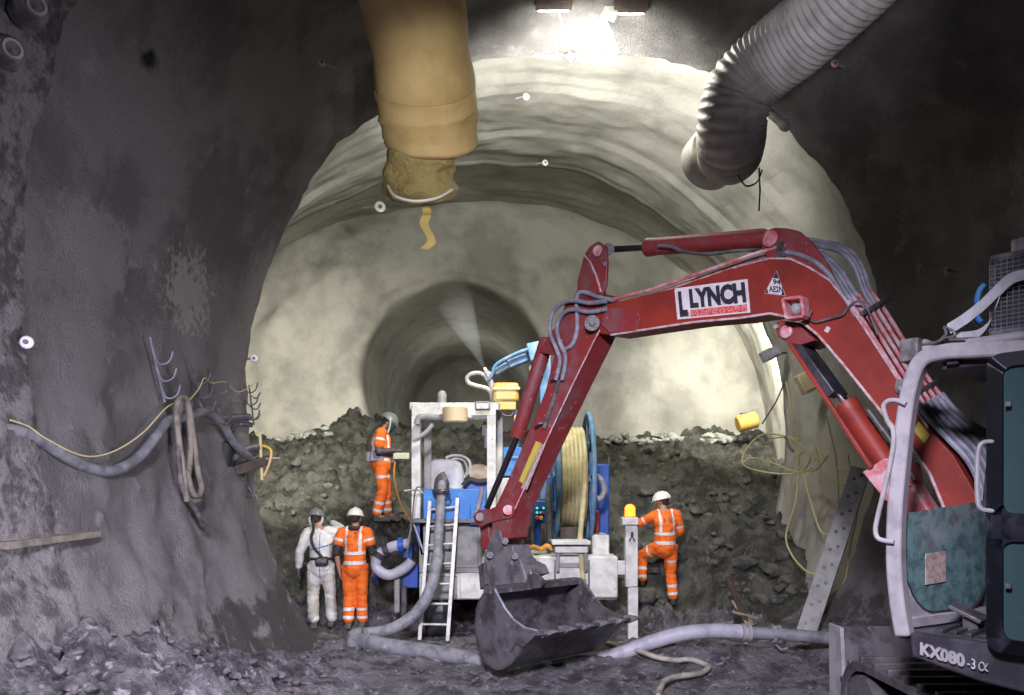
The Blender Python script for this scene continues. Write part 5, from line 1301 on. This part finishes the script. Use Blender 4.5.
def std(z=0):
    return dict(pel=(0,0,.96), waist=(0,.0,1.10), chest=(0,0,1.32), neck=(0,.01,1.49), head=(0,.03,1.66), shL=(-.19,0,1.44), shR=(.19,0,1.44),
      elL=(-.25,-.03,1.15), elR=(.25,-.03,1.15), wrL=(-.27,.06,.90), wrR=(.27,.06,.90), hipL=(-.09,0,.92), hipR=(.09,0,.92),
      knL=(-.11,.03,.50), knR=(.11,.03,.50), anL=(-.13,0,.10), anR=(.13,0,.10), toeL=(-.15,.14,.05), toeR=(.15,.14,.05))
def gl(px, Y): x = (px-512)/F*Y; return (x, Y, G0(x, Y)+.0)
# 1: white coverall, seen from behind, right arm raised in front
J = std(); J.update(elR=(.26,.16,1.50), wrR=(.12,.36,1.58), elL=(-.30,-.04,1.16), wrL=(-.33,.04,.92), head=(-.07,.06,1.65), neck=(-.03,.02,1.49), look=(.35,1,-.25),
    knL=(-.12,.02,.50), anL=(-.10,-.06,.10), toeL=(-.12,.08,.05), anR=(.15,.06,.10), toeR=(.20,.2,.05), knR=(.13,.06,.5), palmR=(0,0,1))
p1, J1, R1 = person('person in muddy white hooded coverall standing with back turned and one arm raised', gl(321,11.25), .12, J, dict(cloth='cover', dirty='coverdirty', legdirt=True, legtape=False, kind='cover', top='coverall_top', glove='gloveg'))
h_ = helmet(p1, J1['head'], R1, 'helmetg')
b = B(); pts = [J1['head']+R1.col[0]*(.105*math.cos(a))+R1.col[2]*(.11*math.sin(a)-.01)-R1.col[1]*.02 for a in [2*PI*k/24 for k in range(24)]]
b.tube(pts, .018, 8, closed=True); sub(p1, b, 'face_shield_band', 'white')
b = B(); b.tube(spl([J1['head']+V((-.05,-.09,-.02)), (-.09,-.14,1.50), (-.12,-.17,1.38), (-.08,-.185,1.24), (.0,-.19,1.14), (.05,-.2,1.08)]), .022, 8); sub(p1, b, 'air_hose', 'blackc')
b = B(); b.obox((.04,-.22,1.03), V((.095,0,.005)), V((0,.045,0)), V((0,0,.07))); fu = sub(p1, b, 'filter_unit', 'blackc', .03)
b = B(); b.obox((.04,-.268,1.045), V((.07,0,0)), V((0,.004,0)), V((0,0,.03))); sub(p1, b, 'filter_cover', 'hosedk', .01)
b = B(); b.tube([(.185*math.cos(a)+0, .165*math.sin(a), 1.06) for a in [2*PI*k/24 for k in range(24)]], .02, 6, closed=True); sub(p1, b, 'belt', 'blackc')
# 2: orange vest, from behind, arms down
J = std(); J.update(elR=(.27,-.02,1.16), wrR=(.25,.10,.93), elL=(-.27,-.05,1.15), wrL=(-.24,.02,.89), look=(.1,1,-.15), anR=(.10,.04,.10), toeR=(.12,.18,.05), anL=(-.09,-.03,.10), toeL=(-.11,.1,.05), knL=(-.09,.02,.5), knR=(.09,.05,.5))
p2, J2, R2 = person('person in orange vest and white helmet seen from behind beside the white coverall', gl(355,11.15), -.05, J, dict(cloth='orange', kind='vest', top='vest', sleeves=False, slv=.5, legdirt=False))
helmet(p2, J2['head'], R2, 'helmet')
b = B(); b.tube([J2['neck']+V((.085*math.cos(a),.075*math.sin(a),.02)) for a in [2*PI*k/20 for k in range(20)]], .035, 8, closed=True); sub(p2, b, 'collar', 'blackc')
b = B()
for k in range(4): cap(b, V((.27,.08,.82))+V((.012*k,0,0)), .014, V((.28+.015*k,.1,.70-.01*k)), .012)
b.ball((.275,.09,.78), (.035,.03,.06), 10, 8); remesh(b, 'held_gloves', ['glove'], p2, .008, 2)
for k_, (x_, w_) in enumerate(((-.085,.022),(-.05,.02),(-.02,.014))):
    b = B(); b.box((x_, -.176, 1.385), (x_+w_, -.173, 1.415)); sub(p2, b, 'print_mark', 'print')
b = B(); b.lathe([(.03,0),(.03,.003)], (.065,-.174,1.40), (0,-1,0), 16); sub(p2, b, 'print_mark', 'print')
b = B(); b.prism([(.02,-.173,1.44),(.055,-.173,1.46),(.09,-.173,1.44)], (0,.003,0)); sub(p2, b, 'vest_logo', 'ink')
for k in (-1,1):
    b = B(); sh_, el_ = J2['shL' if k < 0 else 'shR'], J2['elL' if k < 0 else 'elR']; cap(b, sh_.lerp(el_, .6), .066, sh_.lerp(el_, 1.02), .058); remesh(b, 'shirt_sleeve', ['blackc'], p2, .012, 3)
# 3: remote operator facing right, head bowed
J = std(); J.update(elR=(.24,-.04,1.14), wrR=(.13,.24,1.16), elL=(-.24,-.04,1.14), wrL=(-.13,.25,1.17), head=(0,.12,1.63), neck=(0,.04,1.48), look=(0,1,-.75), up=(0,.5,1), palmR=(-.3,0,-1), palmL=(.3,0,-1),
    anL=(-.12,.10,.10), toeL=(-.13,.26,.05), knL=(-.11,.09,.50), anR=(.10,-.06,.08), toeR=(.11,.10,.04))
p3, J3, R3 = person('person in orange workwear and face shield holding a remote control box on the muck', gl(381,12.4), -PI/2+.15, J, dict(cloth='orange', kind='vest', top='jacket', sleeves=False, slv=.62, thightape=True, glove='gloveg', gloved='LR', curlR=.9, curlL=.9))
h_ = helmet(p3, J3['head'], R3, 'helmetg')
b = B(); ff, uu, ss = R3.col[1], R3.col[2], R3.col[0]
for a0 in range(1):
    q = [J3['head']+ss*(.125*math.cos(a))+ff*(.14*math.sin(a)) for a in [math.radians(10+16*k) for k in range(11)]]
    vs = []
    for z_ in (.05,-.04,-.13): vs += [v+uu*z_-ff*(.02 if z_ < -.1 else 0) for v in q]
    vs += [J3['head']+(v-J3['head'])*1.03 for v in vs]; n_ = 11
    fs = [(r*n_+i, r*n_+i+1, (r+1)*n_+i+1, (r+1)*n_+i) for r in range(2) for i in range(10)]; fs += [tuple(33+j for j in f[::-1]) for f in fs]
    b.add(vs, fs)
sub(p3, b, 'face_shield', 'doorglass')
b = B(); b.tube(spl([J3['head']+ss*.125+uu*.06, J3['head']+ss*.12+ff*.06-uu*.03, J3['head']+ss*.09+ff*.10-uu*.14]), .014, 6); sub(p3, b, 'shield_frame', 'white'); b = B(); b.tube(spl([J3['head']-ss*.125+uu*.06, J3['head']-ss*.12+ff*.06-uu*.03, J3['head']-ss*.09+ff*.10-uu*.14]), .014, 6); sub(p3, b, 'shield_frame', 'white')
for k in 'LR':
    b = B(); chain(b, [J3['sh'+k].lerp(J3['el'+k], .62), J3['el'+k], J3['wr'+k]], [.06,.056,.042]); remesh(b, 'shirt_sleeve', ['hosedk'], p3, .012, 3)
b = B(); b.obox((0,-.19,1.05), V((.10,0,0)), V((0,.05,0)), V((0,0,.09))); sub(p3, b, 'belt_pack', 'cabgrey', .03)
b = B(); b.obox((.15,-.06,1.06), V((.03,0,0)), V((0,.11,0)), V((0,0,.085))); sub(p3, b, 'hip_pack', 'hose', .02)
b = B(); b.tube([(.18*math.cos(a), .17*math.sin(a), 1.08) for a in [2*PI*k/24 for k in range(24)]], .022, 6, closed=True); sub(p3, b, 'belt', 'blackc')
b = B(); b.tube(spl([J3['head']+V((0,-.11,-.02)), (0,-.12,1.5), (.02,-.2,1.35), (.03,-.21,1.18), (.03,-.19,1.1)]), .02, 8); sub(p3, b, 'air_hose', 'blackc')
rc = thing('remote_control', 'cream remote control box with straps held by the standing operator', 'remote control', (0,0,0)); M3 = Matrix.Translation(V(gl(381,12.4))) @ Matrix.Rotation(-PI/2+.15, 4, 'Z')
rc.matrix_world = M3; rc['_o'] = [0,0,0]
b = B(); b.obox((0,.33,1.07), V((.15,0,0)), V((0,.13,0)), V((0,0,.055))); b.build('remote_shell', 'remote', rc, bevel=.012)
b = B(); b.obox((0,.33,1.13), V((.13,0,0)), V((0,.11,0)), V((0,0,.006))); b.build('control_face', 'blackc', rc)
for x, y in ((-.07,.34),(.07,.34),(0,.36)):
    b = B(); b.tube([(x,y,1.13),(x,y+.01,1.19)], .008, 6); b.ball((x,y+.01,1.19), .016, 8, 6); b.build('joystick', 'blackm', rc)
# 4: worker on the right, left hand on the outrigger post, left foot up
J = std(); J.update(shL=(-.19,.03,1.42), elL=(-.35,.12,1.31), wrL=(-.43,.22,1.32), elR=(.26,.05,1.18), wrR=(.14,.22,1.08), head=(-.02,.10,1.65), neck=(0,.05,1.49), look=(-.85,.6,-.25),
    hipL=(-.09,0,.94), knL=(-.30,.26,.78), anL=(-.32,.20,.36), toeL=(-.40,.32,.32), knR=(.11,.05,.50), anR=(.12,-.03,.10), toeR=(.14,.11,.05), palmL=(0,0,-1))
g4 = gl(665,11.85); p4, J4, R4 = person('person in orange high visibility suit and white helmet with one foot up', g4, .1, J, dict(cloth='orange', kind='vest', top='jacket', boot='bootk', thightape=True))
helmet(p4, J4['head'], R4, 'helmet')
b = B(); b.box((-.08, -.176, 1.36), (-.045, -.173, 1.40)); sub(p4, b, 'print_mark', 'print'); b = B(); b.lathe([(.035,0),(.035,.003)], (.03,-.174,1.39), (0,-1,0), 16); sub(p4, b, 'print_mark', 'print')
b = B(); b.obox((g4[0]-.30, g4[1]+.22, g4[2]+.15), V((.16,.03,0)), V((-.03,.15,0)), V((.01,0,.13))); fo_ = based(b.build('step_rock', 'rock', None, bevel=.05), (g4[0]-.30, g4[1]+.22, g4[2]))
tag(fo_, 'dark rock under the raised foot of the person at right', 'rock')

# ------------------------------------------------------------------ boulders
def boulder(x, y, r, m, label, group, flat=.7, seed=0, name='boulder'):
    import bmesh
    rnd = random.Random(seed); bm = bmesh.new()
    for _ in range(16):
        v = V((rnd.gauss(0,1), rnd.gauss(0,1), rnd.gauss(0,1))).normalized()*rnd.uniform(.75,1.1); bm.verts.new((v.x*r*rnd.uniform(.9,1.2), v.y*r, v.z*r*flat))
    r_ = bmesh.ops.convex_hull(bm, input=bm.verts)
    bmesh.ops.delete(bm, geom=[v for v in bm.verts if not v.link_faces], context='VERTS')
    bmesh.ops.bevel(bm, geom=list(bm.edges), offset=r*.08, segments=1, affect='EDGES')
    bmesh.ops.triangulate(bm, faces=bm.faces); bmesh.ops.subdivide_edges(bm, edges=bm.edges, cuts=1, use_grid_fill=True)
    for v in bm.verts: v.co += v.co.normalized()*noise.fractal(v.co/r*1.6+V((seed,0,0)), .9, 2, 3)*r*.10
    bmesh.ops.recalc_face_normals(bm, faces=bm.faces)
    me = bpy.data.meshes.new(name); bm.to_mesh(me); bm.free(); me.materials.append(M[m])
    me.polygons.foreach_set('use_smooth', [True]*len(me.polygons)); me.set_sharp_from_angle(angle=math.radians(25))
    o = bpy.data.objects.new(name, me); COL.objects.link(o); o.location = (x, y, G0(x, y)+r*flat*.12); o.rotation_euler = (0, 0, rnd.uniform(0, 6))
    return tag(o, label, 'rock', group)
def GH(px, py):     # where the sight line of a photo point meets the heap
    Y = 8.0
    while Y < 16:
        p = P(px, py, Y)
        if p.z <= G0(p.x, p.y): return p.x, p.y
        Y += .04
    return p.x, 15.6
rnd = random.Random(3)
for i, (px, py, r) in enumerate([(415,632,.0)]): pass
big = [(745,565,.30,'flat grey slab lying on the heap right of centre'), (772,572,.24,'grey boulder beside the flat slab near the steel strip'), (760,600,.20,'rounded boulder low on the heap behind the timber stakes'),
       (778,538,.26,'angular boulder on the heap below the yellow cable loops'), (742,512,.28,'broad pale faced slab midway up the right heap'), (735,600,.18,'small boulder between the timber stakes and the person'),
       (700,560,.16,'dark boulder right of the person with one foot up'), (280,508,.20,'pale boulder on the left heap above the white coverall'), (398,512,.16,'grey stone at the boots of the remote operator')]
for i, (px, py, r, lb) in enumerate(big):
    x, y = GH(px, py); boulder(x, y, r, 'rock', lb, None, .55, 100+i)
for i in range(70):
    px = rnd.uniform(620, 800); py = rnd.uniform(450, 605); x, y = GH(px, py); boulder(x, y, rnd.uniform(.06,.15), 'rock', 'grey broken rock embedded in the right half of the muck heap', 'rocks on the right half of the muck heap', .7, 200+i)
for i in range(34):
    px = rnd.uniform(285, 410); py = rnd.uniform(450, 600); x, y = GH(px, py); boulder(x, y, rnd.uniform(.05,.13), 'rock', 'grey broken rock embedded in the left half of the muck heap', 'rocks on the left half of the muck heap', .7, 400+i)
for i in range(46):
    px = rnd.uniform(600, 745); py = rnd.uniform(426, 440); x, y = GH(px, py); boulder(x, y-.1, rnd.uniform(.07,.19), 'rock_pale', 'pale dusty rock along the crest of the heap right of the pilot tunnel', 'pale rocks on the crest right', .6, 600+i)
for i in range(22):
    px = rnd.uniform(262, 345); py = rnd.uniform(424, 440)-(px-262)*.12; x, y = GH(px, py+6); boulder(x, y-.05, rnd.uniform(.07,.17), 'rock_pale', 'pale dusty rock along the crest of the heap left of the pilot tunnel', 'pale rocks on the crest left', .6, 700+i)
for i in range(90):
    px = rnd.uniform(-10, 330); py = rnd.uniform(640, 700)
    Y = 4.0
    while Y < 9:
        p = P(px, py, Y)
        if p.z <= G0(p.x, p.y): break
        Y += .04
    boulder(p.x, p.y, rnd.uniform(.025,.075), 'mudrock', 'muddy clod on the spoil bank at lower left', 'clods on the spoil bank', .7, 800+i, 'mud_clod')
for i in range(40):
    px = rnd.uniform(330, 820); py = rnd.uniform(668, 694); Y = EYE*F/(py-HZ); x = (px-512)/F*Y
    boulder(x, Y, rnd.uniform(.02,.045), 'mudrock', 'small wet clod on the flat mud floor in the foreground', 'clods on the mud floor', .7, 950+i, 'mud_clod')

# ------------------------------------------------------------------ mist from the nozzle
mm = bpy.data.materials.new('water_mist'); mm.use_nodes = True; nt = mm.node_tree; nt.nodes.clear()
out = nt.nodes.new('ShaderNodeOutputMaterial'); vol = nt.nodes.new('ShaderNodeVolumePrincipled'); vol.inputs['Color'].default_value = (.95,.97,1,1)
tc = nt.nodes.new('ShaderNodeTexCoord'); sx = nt.nodes.new('ShaderNodeSeparateXYZ'); nt.links.new(tc.outputs['Object'], sx.inputs[0])
mr = nt.nodes.new('ShaderNodeMapRange'); mr.inputs['From Min'].default_value = 0; mr.inputs['From Max'].default_value = 1.5; mr.inputs['To Min'].default_value = 1.1; mr.inputs['To Max'].default_value = .0
nt.links.new(sx.outputs['Z'], mr.inputs['Value']); nt.links.new(mr.outputs[0], vol.inputs['Density']); nt.links.new(vol.outputs[0], out.inputs['Volume'])
M['mist'] = mm
n0 = P(484,368,10.95); n1 = P(452,296,11.6); ax = (n1-n0)
b = B(); b.lathe([(.02,0),(.07,.3),(.16,.7),(.24,1.1),(.30,1.45),(.12,1.5)], (0,0,0), (0,0,1), 24); ms = b.build('spray_mist', 'mist', None, smooth=80)
ms.location = n0; ms.rotation_euler = ax.to_track_quat('Z', 'Y').to_euler(); tag(ms, 'faint plume of white spray mist rising from the nozzle into the pilot tunnel', 'mist', kind='stuff')
# ------------------------------------------------------------------ lights
def spot(name, loc, target, power, col, angle=90, blend=.5, size=.2):
    d = bpy.data.lights.new(name, 'SPOT'); d.energy = power; d.color = col; d.spot_size = math.radians(angle); d.spot_blend = blend; d.shadow_soft_size = size
    o = bpy.data.objects.new(name, d); COL.objects.link(o); o.location = loc
    o.rotation_euler = (V(target)-V(loc)).to_track_quat('-Z', 'Y').to_euler(); return o
def point(name, loc, power, col, size=.15):
    d = bpy.data.lights.new(name, 'POINT'); d.energy = power; d.color = col; d.shadow_soft_size = size
    o = bpy.data.objects.new(name, d); COL.objects.link(o); o.location = loc; return o
WARM = (1, .965, .85); COOL = (.86, .82, 1.0)
spot('flood_light', (.38, 8.3, 6.78), (-2.4, 14, .2), 1050, WARM, 95, .8)
spot('flood_light', (1.30, 8.3, 6.78), (1.0, 14, .2), 700, WARM, 90, .8)
spot('roof_glow_light', (.75, 8.15, 6.45), (.9, 10.15, 6.75), 980, (1,.985,.92), 138, .5, .45)
spot('duct_fill', (1.0, 7.9, 6.6), (2.2, 6.9, 5.0), 240, (1,.98,.9), 70, .8, .15)  # added spots beside the floodlights, only to brighten the ducts
spot('duct_fill', (.6, 8.05, 6.4), (-.3, 7.0, 5.2), 22, (1,.98,.9), 50, .8, .15)
spot('duct_fill', (.3, 1.5, 3.2), (-.72, 6.8, 5.15), 800, (1,.96,.92), 20, 1., .1)  # added fill from the camera side for the ducts, no fixture there
spot('duct_fill', (1.0, 1.5, 3.2), (2.75, 6.5, 5.9), 500, COOL, 20, 1., .2)
point('pilot_haze_fill', (-1.2, 20.5, 5.0), 22, (.95,1,.95), .3)  # added point light, stands in for glowing haze in the pilot tunnel
spot('chamber_light_left', (-3.9, 11.2, 3.2), (-5.0, 16, 3.0), 850, (1,.95,.82), 110, .8)
spot('chamber_light_right', (4.3, 13.3, 4.6), (5.0, 16, 4.0), 600, WARM, 120, .5)
spot('portal_light', (-.4, .0, 4.3), (.2, 7, .2), 5200, COOL, 74, 1., .35)
spot('portal_light', (-1.6, 1.2, 2.9), (-2.6, 6, .3), 500, COOL, 90, 1., .3)  # added spot, unseen, brightens the spoil bank at lower left
spot('portal_light', (1.0, 1.0, 1.9), (-3.4, 5.4, 1.6), 1600, COOL, 80, 1., .4)
w = bpy.data.worlds.new('world'); SC.world = w; w.use_nodes = True
w.node_tree.nodes['Background'].inputs[0].default_value = (.5, .5, .62, 1); w.node_tree.nodes['Background'].inputs[1].default_value = .045
for o in bpy.data.objects:
    if '_o' in o: del o['_o']
